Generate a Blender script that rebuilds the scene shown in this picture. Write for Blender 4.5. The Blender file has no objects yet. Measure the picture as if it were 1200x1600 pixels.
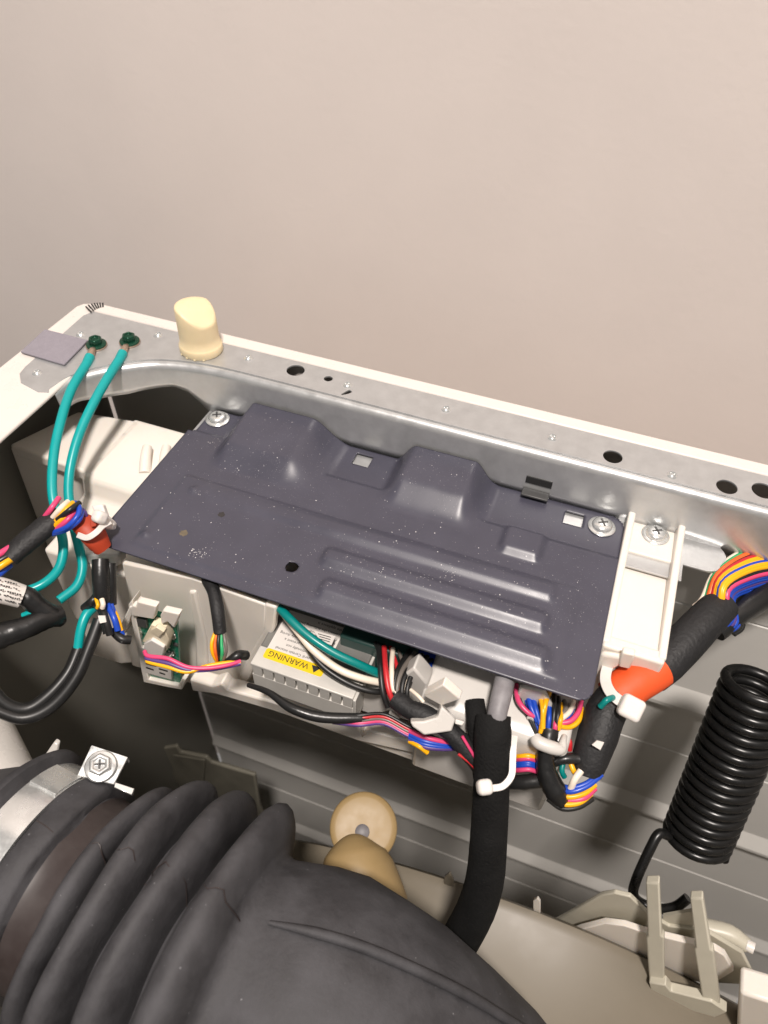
import bpy, bmesh, math, random
from mathutils import Vector, Matrix
random.seed(7)
C = bpy.context.scene.collection
SC = bpy.context.scene
CM = 0.01

# ------------------------------------------------------------------ camera
F = 1150.217
AX = Vector((0.93717, 0.26543, -0.22643)); AY = Vector((0.34969, -0.68218, 0.64217)); AZ = None
def _axes():
    vx = Vector((-4900., -1400., F)); vy = Vector((610., -1190., F))
    x = -vx.normalized(); y = vy.normalized()
    y = (y - x * x.dot(y)).normalized()
    z = x.cross(y)
    if z.y > 0: z = -z
    return x, y, z
AX, AY, AZ = _axes()
CAM = Vector((33.78, -35.20, 27.03))                    # centimetres, origin = rear left corner of the cabinet rim
def ray(px, py):
    v = Vector(((px - 600.) / F, (py - 800.) / F, 1.))
    return Vector((AX.dot(v), AY.dot(v), AZ.dot(v)))
def at(px, py, z=None, y=None, x=None, d=None):
    """photo coordinate -> point on a plane of the place (cm)"""
    r = ray(px, py)
    if d is not None: t = d
    elif z is not None: t = (z - CAM.z) / r.z
    elif y is not None: t = (y - CAM.y) / r.y
    else: t = (x - CAM.x) / r.x
    return CAM + r * t
cd = bpy.data.cameras.new('camera'); cam = bpy.data.objects.new('camera', cd); C.objects.link(cam)
right = Vector((AX.x, AY.x, AZ.x)); up = -Vector((AX.y, AY.y, AZ.y)); back = -Vector((AX.z, AY.z, AZ.z))
mw = Matrix.Identity(4)
for i in range(3):
    mw[i][0] = right[i]; mw[i][1] = up[i]; mw[i][2] = back[i]; mw[i][3] = CAM[i] * CM
cam.matrix_world = mw
cd.sensor_fit = 'VERTICAL'; cd.sensor_height = 36; cd.sensor_width = 27; cd.lens = F / 1600 * 36
cd.clip_start = 0.01; cd.clip_end = 50
cd.dof.use_dof = True; cd.dof.focus_distance = 0.40; cd.dof.aperture_fstop = 11
SC.camera = cam

# ------------------------------------------------------------------ light
w = bpy.data.worlds.new('World'); SC.world = w; w.use_nodes = True
bg = w.node_tree.nodes['Background']; bg.inputs[0].default_value = (1.0, 0.955, 0.92, 1); bg.inputs[1].default_value = 0.28
def area(name, loc, target, size, power, col):
    l = bpy.data.lights.new(name, 'AREA'); l.shape = 'DISK'; l.size = size; l.energy = power; l.color = col
    o = bpy.data.objects.new(name, l); C.objects.link(o); o.location = loc
    o.rotation_euler = (Vector(target) - Vector(loc)).to_track_quat('-Z', 'Y').to_euler()
area('ceiling_lamp', (0.48, -0.84, 1.84), (0.35, -0.02, 0.1), 0.21, 56, (1, .915, .85))
SC.view_settings.view_transform = 'Standard'; SC.view_settings.look = 'None'
SC.view_settings.exposure = 0.0; SC.view_settings.gamma = 1
SC.render.engine = 'CYCLES'

# ------------------------------------------------------------------ materials
def lin(h):
    h = h.lstrip('#'); c = [int(h[i:i + 2], 16) / 255 for i in (0, 2, 4)]
    return tuple(v / 12.92 if v <= .04045 else ((v + .055) / 1.055) ** 2.4 for v in c)
def mat(name, col, rough=.5, metal=0., var=.06, scale=60., bump=0., bscale=300., col2=None, thr=(.45, .62), sss=0., coat=0., rvar=.08, stretch=None, spec=.5, aniso=False):
    m = bpy.data.materials.new(name); m.use_nodes = True
    nt = m.node_tree; N = nt.nodes; L = nt.links; b = N['Principled BSDF']
    tc = N.new('ShaderNodeTexCoord'); src = tc.outputs['Object']
    if stretch:
        mp = N.new('ShaderNodeMapping'); mp.inputs['Scale'].default_value = stretch; L.new(src, mp.inputs[0]); src = mp.outputs[0]
    nz = N.new('ShaderNodeTexNoise'); nz.inputs['Scale'].default_value = scale; nz.inputs['Detail'].default_value = 5; nz.inputs['Roughness'].default_value = .6
    L.new(src, nz.inputs['Vector'])
    cr = N.new('ShaderNodeValToRGB')
    if col2 is None:
        a = tuple(v * (1 - var) for v in col); c = tuple(min(1, v * (1 + var)) for v in col)
        cr.color_ramp.elements[0].position = .3; cr.color_ramp.elements[1].position = .7
    else:
        a, c = col, col2
        cr.color_ramp.elements[0].position = thr[0]; cr.color_ramp.elements[1].position = thr[1]
    cr.color_ramp.elements[0].color = (*a, 1); cr.color_ramp.elements[1].color = (*c, 1)
    L.new(nz.outputs['Fac'], cr.inputs[0]); L.new(cr.outputs[0], b.inputs['Base Color'])
    mr = N.new('ShaderNodeMapRange'); mr.inputs[3].default_value = max(.03, rough - rvar); mr.inputs[4].default_value = min(1, rough + rvar)
    mr.inputs[1].default_value = .3; mr.inputs[2].default_value = .7
    L.new(nz.outputs['Fac'], mr.inputs[0]); L.new(mr.outputs[0], b.inputs['Roughness'])
    b.inputs['Metallic'].default_value = metal
    b.inputs['Specular IOR Level'].default_value = spec
    if coat: b.inputs['Coat Weight'].default_value = coat; b.inputs['Coat Roughness'].default_value = .08
    if sss:
        b.inputs['Subsurface Weight'].default_value = sss; b.inputs['Subsurface Radius'].default_value = (.004, .003, .002); b.inputs['Subsurface Scale'].default_value = 1
    if bump:
        n2 = N.new('ShaderNodeTexNoise'); n2.inputs['Scale'].default_value = bscale; n2.inputs['Detail'].default_value = 4
        L.new(src, n2.inputs['Vector'])
        bp = N.new('ShaderNodeBump'); bp.inputs['Strength'].default_value = bump; bp.inputs['Distance'].default_value = .001
        L.new(n2.outputs['Fac'], bp.inputs['Height']); L.new(bp.outputs[0], b.inputs['Normal'])
    return m
def dust(m, amount=.08, scale=900., col=(.75, .72, .7)):
    """pale dust specks lying on a material"""
    nt = m.node_tree; N = nt.nodes; L = nt.links; b = N['Principled BSDF']
    old = b.inputs['Base Color'].links[0].from_socket
    tc = N.new('ShaderNodeTexCoord')
    vo = N.new('ShaderNodeTexVoronoi'); vo.inputs['Scale'].default_value = scale; L.new(tc.outputs['Object'], vo.inputs['Vector'])
    sp = N.new('ShaderNodeSeparateColor'); L.new(vo.outputs['Color'], sp.inputs[0])
    nz = N.new('ShaderNodeTexNoise'); nz.inputs['Scale'].default_value = 14; nz.inputs['Detail'].default_value = 3; L.new(tc.outputs['Object'], nz.inputs['Vector'])
    # speck size varies per cell, cell kept only if its random value is high enough where the noise is dense
    rnd = N.new('ShaderNodeMath'); rnd.operation = 'MULTIPLY'; rnd.inputs[1].default_value = .34; L.new(sp.outputs[0], rnd.inputs[0])
    lt = N.new('ShaderNodeMath'); lt.operation = 'LESS_THAN'; L.new(vo.outputs['Distance'], lt.inputs[0]); L.new(rnd.outputs[0], lt.inputs[1])
    mr = N.new('ShaderNodeMapRange'); mr.inputs[1].default_value = .35; mr.inputs[2].default_value = .7; mr.inputs[3].default_value = 0.; mr.inputs[4].default_value = amount * 2
    L.new(nz.outputs['Fac'], mr.inputs[0])
    k = N.new('ShaderNodeMath'); k.operation = 'LESS_THAN'; L.new(sp.outputs[1], k.inputs[0]); L.new(mr.outputs[0], k.inputs[1])
    mu = N.new('ShaderNodeMath'); mu.operation = 'MULTIPLY'; L.new(lt.outputs[0], mu.inputs[0]); L.new(k.outputs[0], mu.inputs[1])
    st = N.new('ShaderNodeMath'); st.operation = 'MULTIPLY'; L.new(mu.outputs[0], st.inputs[0]); L.new(sp.outputs[2], st.inputs[1])
    mx = N.new('ShaderNodeMix'); mx.data_type = 'RGBA'; L.new(st.outputs[0], mx.inputs[0]); L.new(old, mx.inputs[6]); mx.inputs[7].default_value = (*col, 1)
    L.new(mx.outputs[2], b.inputs['Base Color'])
    return m
MT = {}
MT['wall'] = mat('wall_paint', (.70, .63, .59), .75, var=.03, scale=6, bump=.12, bscale=260)
MT['white_paint'] = mat('white_enamel', (.72, .665, .62), .3, var=.02)
MT['inner_paint'] = mat('grey_inner_paint', (.68, .665, .63), .4, var=.03, scale=8)
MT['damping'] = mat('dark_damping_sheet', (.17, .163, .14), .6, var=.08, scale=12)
MT['steel'] = mat('galvanised_steel', (.53, .535, .535), .34, .6, var=.07, scale=130, rvar=.06, bump=.04, bscale=500)
MT['zinc'] = mat('zinc_plate', (.74, .75, .74), .24, .72, var=.08, scale=200)
MT['cover'] = dust(dust(mat('dark_enamel', (.060, .059, .081), .34, 0., var=.08, scale=40, rvar=.06, bump=.012, bscale=900, spec=.45), .06, 1000, (.55,.53,.54)), .14, 2000, (.3, .29, .31))
MT['plastic'] = mat('milky_plastic', (.76, .71, .645), .4, var=.02, scale=20, sss=.25)
MT['plastic_grey'] = mat('grey_white_plastic', (.60, .575, .54), .3, var=.03, scale=20)
MT['cream'] = mat('cream_plastic', (.80, .66, .42), .42, var=.03, sss=.2)
MT['tan'] = mat('tan_plastic', (.36, .25, .115), .45, var=.04)  # nozzle's cream plastic, darkened in colour to stand for its shadow
MT['nylon'] = mat('nylon_tie', (.74, .70, .66), .38, var=.02, sss=.15)
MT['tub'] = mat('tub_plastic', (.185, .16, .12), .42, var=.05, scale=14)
MT['olive'] = mat('olive_plastic', (.15, .14, .11), .6, var=.08)  # shadow behind the hose is put into this base colour
MT['tape_matte'] = mat('black_cloth_tape', (.011, .011, .012), .62, var=.2, bump=.5, bscale=500)
MT['rubber'] = mat('chalky_rubber', (.034, .033, .036), .72, var=.1, scale=44, bump=.25, bscale=420, col2=(.088, .087, .095), thr=(.36, .92), rvar=.1)
MT['bracket'] = mat('bracket_plastic', (.52, .49, .40), .42, var=.04)
dust(MT['rubber'], .025, 700, (.22, .22, .23))
MT['rubber_smooth'] = mat('brown_rubber', (.032, .023, .022), .45, scale=30, col2=(.06, .05, .048), thr=(.4, .7))
MT['tape'] = mat('black_vinyl_tape', (.012, .012, .012), .34, var=.2, bump=.35, bscale=120)
MT['fleece'] = mat('black_fleece_tape', (.010, .010, .010), .9, var=.3, bump=.8, bscale=700, spec=.2)
MT['black'] = mat('black_wire', (.012, .012, .012), .4)
MT['grey_tube'] = mat('grey_tubing', (.15, .14, .15), .5, scale=60, col2=(.28, .27, .28), thr=(.4, .7), stretch=(1, 1, .15))
MT['spring'] = mat('black_spring_enamel', (.008, .008, .008), .3, spec=.45)
for n, h in dict(teal='#009c9c', teal_dark='#007c78', yellow='#f2b011', blue='#1d48b4', pink='#d84674', red='#c02a30', white_w='#eadccb', green='#34a86a', orange_w='#e2672a', grey_w='#6d6660', purple='#58407f').items():
    MT[n] = mat(n + '_wire', lin(h), .36, var=.04)
MT['orange'] = mat('orange_tape', lin('#de5424'), .55, var=.06, bump=.3, bscale=90)
MT['rust_tape'] = mat('red_orange_tape', lin('#a83a1e'), .5, var=.08, bump=.3, bscale=90)
MT['foam'] = mat('grey_foam', lin('#8f8a92'), .95, var=.06, scale=400, bump=.3, bscale=900, spec=.15)
MT['green_screw'] = mat('green_screw_paint', lin('#1d4a38'), .25, .5, var=.15)
MT['copper'] = mat('tinned_copper', (.55, .42, .33), .35, .9)
MT['alu'] = mat('sink_body', (.57, .55, .51), .45, .1, var=.05)
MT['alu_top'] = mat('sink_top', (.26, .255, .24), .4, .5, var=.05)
MT['label_w'] = mat('label_paper', (.70, .66, .62), .5, var=.02)
MT['label_y'] = mat('label_yellow', lin('#e6c414'), .5, var=.02)
MT['ink'] = mat('ink', (.02, .02, .02), .6)
MT['pcb'] = mat('circuit_green', lin('#11755a'), .35, col2=lin('#7fae94'), scale=320, thr=(.55, .7))
MT['pcb_dark'] = mat('module_dark_teal', lin('#23403c'), .4)
MT['chip'] = mat('chip_grey', (.06, .06, .06), .4)
MT['ivory'] = mat('ivory_connector', (.80, .70, .52), .4)
MT['tin'] = mat('solder', (.7, .7, .68), .3, 1.)
MT['stain_tan'] = mat('tan_blemish', (.13, .105, .07), .7, var=.2, scale=300)
MT['stain_brown'] = mat('brown_blemish', (.03, .026, .026), .7, var=.2, scale=300)
MT['speck'] = mat('lint', (.75, .73, .72), .9)

# ------------------------------------------------------------------ mesh helpers
class M:
    def __init__(s): s.v = []; s.f = []
    def add(s, vs, fs):
        o = len(s.v); s.v += [Vector(p) for p in vs]; s.f += [tuple(i + o for i in f) for f in fs]; return s
    def box(s, a, b, rot=None, org=None):
        x0, y0, z0 = a; x1, y1, z1 = b
        vs = [Vector(p) for p in ((x0, y0, z0), (x1, y0, z0), (x1, y1, z0), (x0, y1, z0), (x0, y0, z1), (x1, y0, z1), (x1, y1, z1), (x0, y1, z1))]
        if rot is not None: vs = [rot @ p + Vector(org or (0, 0, 0)) for p in vs]
        return s.add(vs, [(0, 3, 2, 1), (4, 5, 6, 7), (0, 1, 5, 4), (1, 2, 6, 5), (2, 3, 7, 6), (3, 0, 4, 7)])
    def prism(s, pts, vec):
        n = len(pts); pts = [Vector(p) for p in pts]; vec = Vector(vec)
        return s.add(pts + [p + vec for p in pts], [tuple(range(n)), tuple(range(2 * n - 1, n - 1, -1))] + [(i, i + n, (i + 1) % n + n, (i + 1) % n) for i in range(n)])
    def loft(s, rings, cap=True, closed=False):
        n = len(rings[0]); o = len(s.v); k = len(rings)
        for r in rings: s.v += [Vector(p) for p in r]
        for a in range(k if closed else k - 1):
            b = (a + 1) % k
            for i in range(n):
                j = (i + 1) % n
                s.f.append((o + a * n + i, o + a * n + j, o + b * n + j, o + b * n + i))
        if cap and not closed:
            s.f.append(tuple(o + i for i in range(n - 1, -1, -1))); s.f.append(tuple(o + (k - 1) * n + i for i in range(n)))
        return s
    def tube(s, pts, r, seg=12, sub=6, flat=1., wob=0., cap=True, updir=None):
        pts = [Vector(p) for p in pts]; rs = list(r) if isinstance(r, (list, tuple)) else [r] * len(pts)
        P, Rr = smooth(pts, rs, sub)
        t0 = (P[1] - P[0]).normalized()
        ref = Vector(updir) if updir else (Vector((0, 0, 1)) if abs(t0.z) < .9 else Vector((1, 0, 0)))
        u = (ref - t0 * ref.dot(t0)).normalized(); rings = []
        for i, p in enumerate(P):
            t = (P[min(i + 1, len(P) - 1)] - P[max(i - 1, 0)]).normalized()
            u = (u - t * u.dot(t)).normalized(); v = t.cross(u)
            rr = Rr[i]; ring = []
            for k in range(seg):
                a = 2 * math.pi * k / seg
                q = rr * (1 + wob * (random.random() - .5))
                ring.append(p + u * (q * flat * math.cos(a)) + v * (q * math.sin(a)))
            rings.append(ring)
        return s.loft(rings, cap)
    def lathe(s, prof, org, axis=(0, 0, 1), seg=28):
        ax = Vector(axis).normalized(); ref = Vector((1, 0, 0)) if abs(ax.x) < .8 else Vector((0, 1, 0))
        u = (ref - ax * ref.dot(ax)).normalized(); v = ax.cross(u); org = Vector(org)
        rings = [[org + ax * h + (u * math.cos(2 * math.pi * k / seg) + v * math.sin(2 * math.pi * k / seg)) * max(r, .0005) for k in range(seg)] for r, h in prof]
        return s.loft(rings, True)
def smooth(pts, rs, sub):
    if len(pts) < 3 or sub <= 1: 
        return pts, rs
    P = []; Rr = []
    for i in range(len(pts) - 1):
        p0 = pts[i - 1] if i else pts[0] * 2 - pts[1]; p1 = pts[i]; p2 = pts[i + 1]; p3 = pts[i + 2] if i + 2 < len(pts) else pts[-1] * 2 - pts[-2]
        for k in range(sub):
            t = k / sub
            P.append(.5 * ((2 * p1) + (-p0 + p2) * t + (2 * p0 - 5 * p1 + 4 * p2 - p3) * t * t + (-p0 + 3 * p1 - 3 * p2 + p3) * t ** 3))
            Rr.append(rs[i] + (rs[i + 1] - rs[i]) * t)
    P.append(pts[-1]); Rr.append(rs[-1]); return P, Rr
ORG = {}
def finish(name, me, m, parent, base, ang=40):
    me.name = name
    if m is not None and not me.materials: me.materials.append(MT[m] if isinstance(m, str) else m)
    for p in me.polygons: p.use_smooth = True
    me.set_sharp_from_angle(angle=math.radians(ang))
    o = bpy.data.objects.new(name, me); C.objects.link(o)
    if parent is not None: o.parent = parent
    else: o.location = base * CM
    ORG[o.name] = base
    return o
def build(name, g, m, parent=None, bevel=0., bseg=2, sub=0, ang=40, solid=0., label=None, base=None):
    if parent is not None: base = ORG[parent.name]
    elif base is None:
        xs = [p.x for p in g.v]; ys = [p.y for p in g.v]; zs = [p.z for p in g.v]
        base = Vector(((min(xs) + max(xs)) / 2, (min(ys) + max(ys)) / 2, min(zs)))
    me = bpy.data.meshes.new(name); me.from_pydata([(p - base) * CM for p in g.v], [], g.f)
    if not solid:
        b = bmesh.new(); b.from_mesh(me); bmesh.ops.recalc_face_normals(b, faces=b.faces); b.to_mesh(me); b.free()
    me.validate(); me.update()
    o = finish(name, me, m, parent, base, ang)
    if solid:
        md = o.modifiers.new('s', 'SOLIDIFY'); md.thickness = solid * CM; md.offset = -1
    if bevel:
        md = o.modifiers.new('b', 'BEVEL'); md.width = bevel * CM; md.segments = bseg; md.limit_method = 'ANGLE'; md.angle_limit = math.radians(35)
    if sub:
        md = o.modifiers.new('u', 'SUBSURF'); md.levels = sub; md.render_levels = sub
    if label: o['label'] = label
    return o
def thing(name, base, label, cat, group=None):
    o = bpy.data.objects.new(name, None); C.objects.link(o); base = Vector(base); o.location = base * CM; o.empty_display_size = .01
    ORG[o.name] = base; return tag(o, label, cat, group)
def tag(o, label, cat, group=None, kind=None):
    o['label'] = label; o['category'] = cat
    if group: o['group'] = group
    if kind: o['kind'] = kind
    return o
def dup(root, newbase, label=None):
    """copy of a thing with its parts and sub-parts"""
    r = root.copy(); C.objects.link(r); r.location = Vector(newbase) * CM; ORG[r.name] = Vector(newbase)
    if label: r['label'] = label
    for ch in list(root.children):
        c = ch.copy(); C.objects.link(c); c.parent = r
        for g in list(ch.children):
            d = g.copy(); C.objects.link(d); d.parent = c
    return r
def plate(name, outer, holes, z, th, m, parent=None, bev=.02, xf=None, base=None):
    """flat sheet with holes, lying in XY at height z (top face), thickness th"""
    cu = bpy.data.curves.new(name, 'CURVE'); cu.dimensions = '2D'; cu.fill_mode = 'BOTH'; cu.extrude = th / 2; cu.bevel_depth = bev; cu.bevel_resolution = 1; cu.offset = -bev
    for poly in [outer] + holes:
        sp = cu.splines.new('POLY'); sp.points.add(len(poly) - 1); sp.use_cyclic_u = True
        for i, p in enumerate(poly): sp.points[i].co = (p[0], p[1], 0, 1)
    t = bpy.data.objects.new('t', cu); C.objects.link(t)
    bpy.context.view_layer.update()
    me = bpy.data.meshes.new_from_object(t.evaluated_get(bpy.context.evaluated_depsgraph_get()))
    bpy.data.objects.remove(t); bpy.data.curves.remove(cu)
    if parent is not None: base = ORG[parent.name]
    elif base is None: base = Vector((outer[0][0], outer[0][1], z - th))
    for v in me.vertices:
        q = Vector((v.co.x, v.co.y, v.co.z + z - th / 2))
        if xf: q = xf(q)
        v.co = (q - base) * CM
    me.materials.clear()
    return finish(name, me, m, parent, base, 30)
def text(name, s, size, place, m, parent, th=.004, align='LEFT'):
    """place: function (u, v, h) -> point; flat lettering as a mesh"""
    cu = bpy.data.curves.new(name, 'FONT'); cu.body = s; cu.size = size; cu.align_x = align; cu.extrude = 0; cu.resolution_u = 2
    t = bpy.data.objects.new('t', cu); C.objects.link(t); bpy.context.view_layer.update()
    me = bpy.data.meshes.new_from_object(t.evaluated_get(bpy.context.evaluated_depsgraph_get()))
    bpy.data.objects.remove(t); bpy.data.curves.remove(cu)
    base = ORG[parent.name]
    for v in me.vertices: v.co = (place(v.co.x, v.co.y, th) - base) * CM
    me.materials.clear()
    return finish(name, me, m, parent, base)
def rr(x0, y0, x1, y1, r, n=5):
    P = []
    for cx, cy, a0 in ((x1 - r, y1 - r, 0), (x0 + r, y1 - r, 90), (x0 + r, y0 + r, 180), (x1 - r, y0 + r, 270)):
        for k in range(n + 1):
            a = math.radians(a0 + 90 * k / n); P.append((cx + r * math.cos(a), cy + r * math.sin(a)))
    return P
def circ(cx, cy, r, n=20, sy=1.):
    return [(cx + r * math.cos(2 * math.pi * k / n), cy + r * sy * math.sin(2 * math.pi * k / n)) for k in range(n)]
def slab(pxs, y, th):
    """outline on the upright plane at depth y, th centimetres deep"""
    return M().prism([at(a, b, y=y) for a, b in pxs], (0, th, 0))
def shelf(pxs, z, th):
    """outline on the level plane at height z, th centimetres thick (downwards)"""
    return M().prism([at(a, b, z=z) for a, b in pxs], (0, 0, -th))
def path(pts, d=None):
    """photo points with camera distance (cm)"""
    return [at(p[0], p[1], d=p[2] if len(p) > 2 else d) for p in pts]
def wire(name, pts, rpx, m, parent=None, d=None, seg=10, sub=6, **k):
    P = path(pts, d); dd = [(p[2] if len(p) > 2 else d) for p in pts]
    if isinstance(rpx, (list, tuple)): rad = [a * b / F for a, b in zip(rpx, dd)]
    else: rad = [rpx * b / F for b in dd]
    return build(name, M().tube(P, rad, seg, sub, **k), m, parent, ang=60)

# ------------------------------------------------------------------ room
g = M(); n = 24
g.box((-140, 11.0, -98), (220, 13.0, 145)); wall = build('wall', g, 'wall'); wall['kind'] = 'structure'

# ------------------------------------------------------------------ cabinet
cab = thing('washer_cabinet', (0, 0, -96), 'white enamelled washing machine cabinet with its lid off, grey inside', 'washing machine')
# rear rim (white) and left panel with its wide top flange
build('rear_rim', M().box((.75, -.78, -3), (72, .15, .12)), 'white_paint', cab, bevel=.1)
sp = M()
top = [(-.35, -62), (4.2, -62), (4.2, -.8), (.75, -.8), (.75, .15), (.5, .15), (-.1, -.15), (-.35, -.6)]
sp.prism([(a, b, .02) for a, b in top], (0, 0, -.25))
build('side_flange', sp, 'white_paint', cab, bevel=.1)
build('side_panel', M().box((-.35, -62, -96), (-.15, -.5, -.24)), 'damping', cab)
# rear panel: horizontal ribs, one swept profile
prof = []
def ribp(zc):
    return [(-.30, zc + 1.6), (-.30, zc + 1.5), (-1.15, zc + .2), (-1.15, zc - .1)]
zz = [(-.30, -3.0)]
for zg in (-12.4, -30.6, -51.6, -72):
    zz += [(-.30, zg + .12), (-.12, zg), (-.30, zg - .12)]
    zr = zg - 9.3 if zg > -40 else zg - 10.3
    zz += [(-.30, zr + .2), (-.95, zr - 1.5), (-.95, zr - 1.9), (-.30, zr - 2.3)]
zz += [(-.30, -96)]
zz.sort(key=lambda p: -p[1])
g = M(); k = len(zz)
g.add([(0, y, z) for y, z in zz] + [(72, y, z) for y, z in zz], [(i, i + 1, i + 1 + k, i + k) for i in range(k - 1)])
build('rear_panel', g, 'inner_paint', cab, ang=20)
build('front_panel', M().box((-.3, -62.3, -96), (72, -62.05, -1)), 'inner_paint', cab)  # unseen front, base and far side, added to keep ambient light out
build('base_panel', M().box((-.3, -62, -97), (72, 0, -96.1)), 'inner_paint', cab)
build('far_side_panel', M().box((71.9, -62, -96), (72.2, -.9, 0)), 'inner_paint', cab)
# dark corner slots
for i, (x0, y0, x1, y1) in enumerate(((134, 479, 143, 488), (138, 476.5, 146, 485.5), (143, 475, 149, 484), (147, 474, 152, 482.5), (151.5, 473.6, 154.5, 481.5), (156, 473.4, 157.5, 480.5), (160.5, 473.6, 161, 480))):
    p = at(x0, y0, z=.13); q = at(x1, y1, z=.13); u = (q - p).cross(Vector((0, 0, 1))).normalized() * .05
    build('corner_slot', M().prism([p - u, q - u, q + u, p + u], (0, 0, .03)), 'ink', cab)

# ------------------------------------------------------------------ galvanised crossbar
bar = thing('steel_crossbar', (1, -2, -3.2), 'galvanised steel rail with round holes along the rear rim', 'crossbar')
ctrl = [(4.25, -8.95), (4.5, -7.6), (5.2, -6.55), (6.4, -5.45), (7.8, -4.5), (9.4, -3.95), (11.2, -3.65), (13.5, -3.55), (20, -3.55), (30, -3.6), (41, -3.65), (50, -3.7), (62, -3.75), (71, -3.8)]
P2, _ = smooth([Vector((a, b, 0)) for a, b in ctrl], [0] * len(ctrl), 8)
def hweb(x):
    T = [(4.2, 1.3), (5, 1.8), (6.4, 1.9), (9, 1.55), (9.9, 1.9), (11.0, 3.2), (42, 3.2), (43, 3.6), (46, 3.5), (72, 3.5)]
    for (a, b), (c, d) in zip(T, T[1:]):
        if x <= c: return b + (d - b) * max(0, (x - a) / (c - a))
    return T[-1][1]
RF = .45
inner = []; g = M(); rows = []
for i, p in enumerate(P2):
    t = (P2[min(i + 1, len(P2) - 1)] - P2[max(i - 1, 0)]).normalized(); nrm = Vector((t.y, -t.x, 0))
    inner.append((p - nrm * RF))
    h = hweb(p.x); col = []
    for a in range(7):
        an = math.radians(a * 15); col.append(p - nrm * RF + nrm * (RF * math.sin(an)) + Vector((0, 0, -RF + RF * math.cos(an))))
    for kk in range(1, 5):
        q = p + Vector((0, 0, -RF - (h - RF) * kk / 4)); q += nrm * (.12 * kk / 4); col.append(q)
    rows.append(col)
n = len(rows[0])
for c in rows: g.v += c
for i in range(len(rows) - 1):
    for j in range(n - 1): g.f.append((i * n + j, i * n + j + 1, (i + 1) * n + j + 1, (i + 1) * n + j))
build('web', g, 'steel', bar, solid=.09)
holes = []
def hole(px, py, r, sy=1.):
    p = at(px, py, z=0); holes.append(circ(p.x, p.y, r, 22, sy))
hole(462, 580, .56); hole(513, 593, .27); hole(957, 715, .53); hole(1135, 762, .55); hole(1192, 768, .6)
p = at(541, 615, z=0); u = Vector((.55, .83, 0)).normalized(); v = Vector((-u.y, u.x, 0))
holes.append([tuple((p + u * (a * .34) + v * b)[:2]) for a, b in ((-1, -.05), (.2, -.16), (.9, -.15), (1.05, 0), (.9, .14), (.2, .12), (-1, .05))])
outer = [(.85, -1.5), (1.15, -.82), (71, -.82)] + [(q.x, q.y) for q in reversed(inner)] + [(4.0, -9.15), (3.4, -9.35), (1.9, -9.0), (1.25, -8.3), (1.1, -7.6)]
plate('flange', outer, holes, .06, .1, 'steel', bar, bev=.015)
plate('ledge', [(11.05, -3.45)] + [(42.2, -3.45)] + [(42.0 + 1.1 * math.sin(math.radians(a)), -4.6 + 1.15 * math.cos(math.radians(a))) for a in range(0, 181, 15)] + [(40.9, -5.75), (40.9, -6.95), (11.3, -6.95), (11.05, -6.6)], [], -3.2, .1, 'steel', bar, bev=.015)
# rivets and dimples in the flange
pr = [(.001, .075), (.09, .075), (.17, .06), (.2, .03), (.24, .03), (.3, .012), (.38, 0.)]
rv = None
for px, py in ((58, 583), (247, 524), (126, 523), (388, 560), (543, 602), (697, 640), (863, 684), (1050, 743)):
    p = at(px, py, z=.06)
    if rv is None:
        rv = build('rivet', M().lathe([(.10, -.12), (.13, .06), (.19, .13), (.25, .08), (.30, .012), (.38, .004), (.001, .002)][:6], p, seg=20), 'zinc', bar); p0 = p
    else:
        c = rv.copy(); C.objects.link(c); c.parent = bar; c.location = (p - p0) * CM
# slot and clip in the web under the fold
c0 = at(842, 754, y=-3.72)
build('slot', M().box((c0.x - .75, -3.74, c0.z - .22), (c0.x + .75, -3.55, c0.z + .25)), 'ink', bar)
build('clip_tongue', M().box((c0.x - .8, -4.35, c0.z - .75), (c0.x + .75, -3.73, c0.z - .6)), 'chip', bar, bevel=.05)

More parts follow.
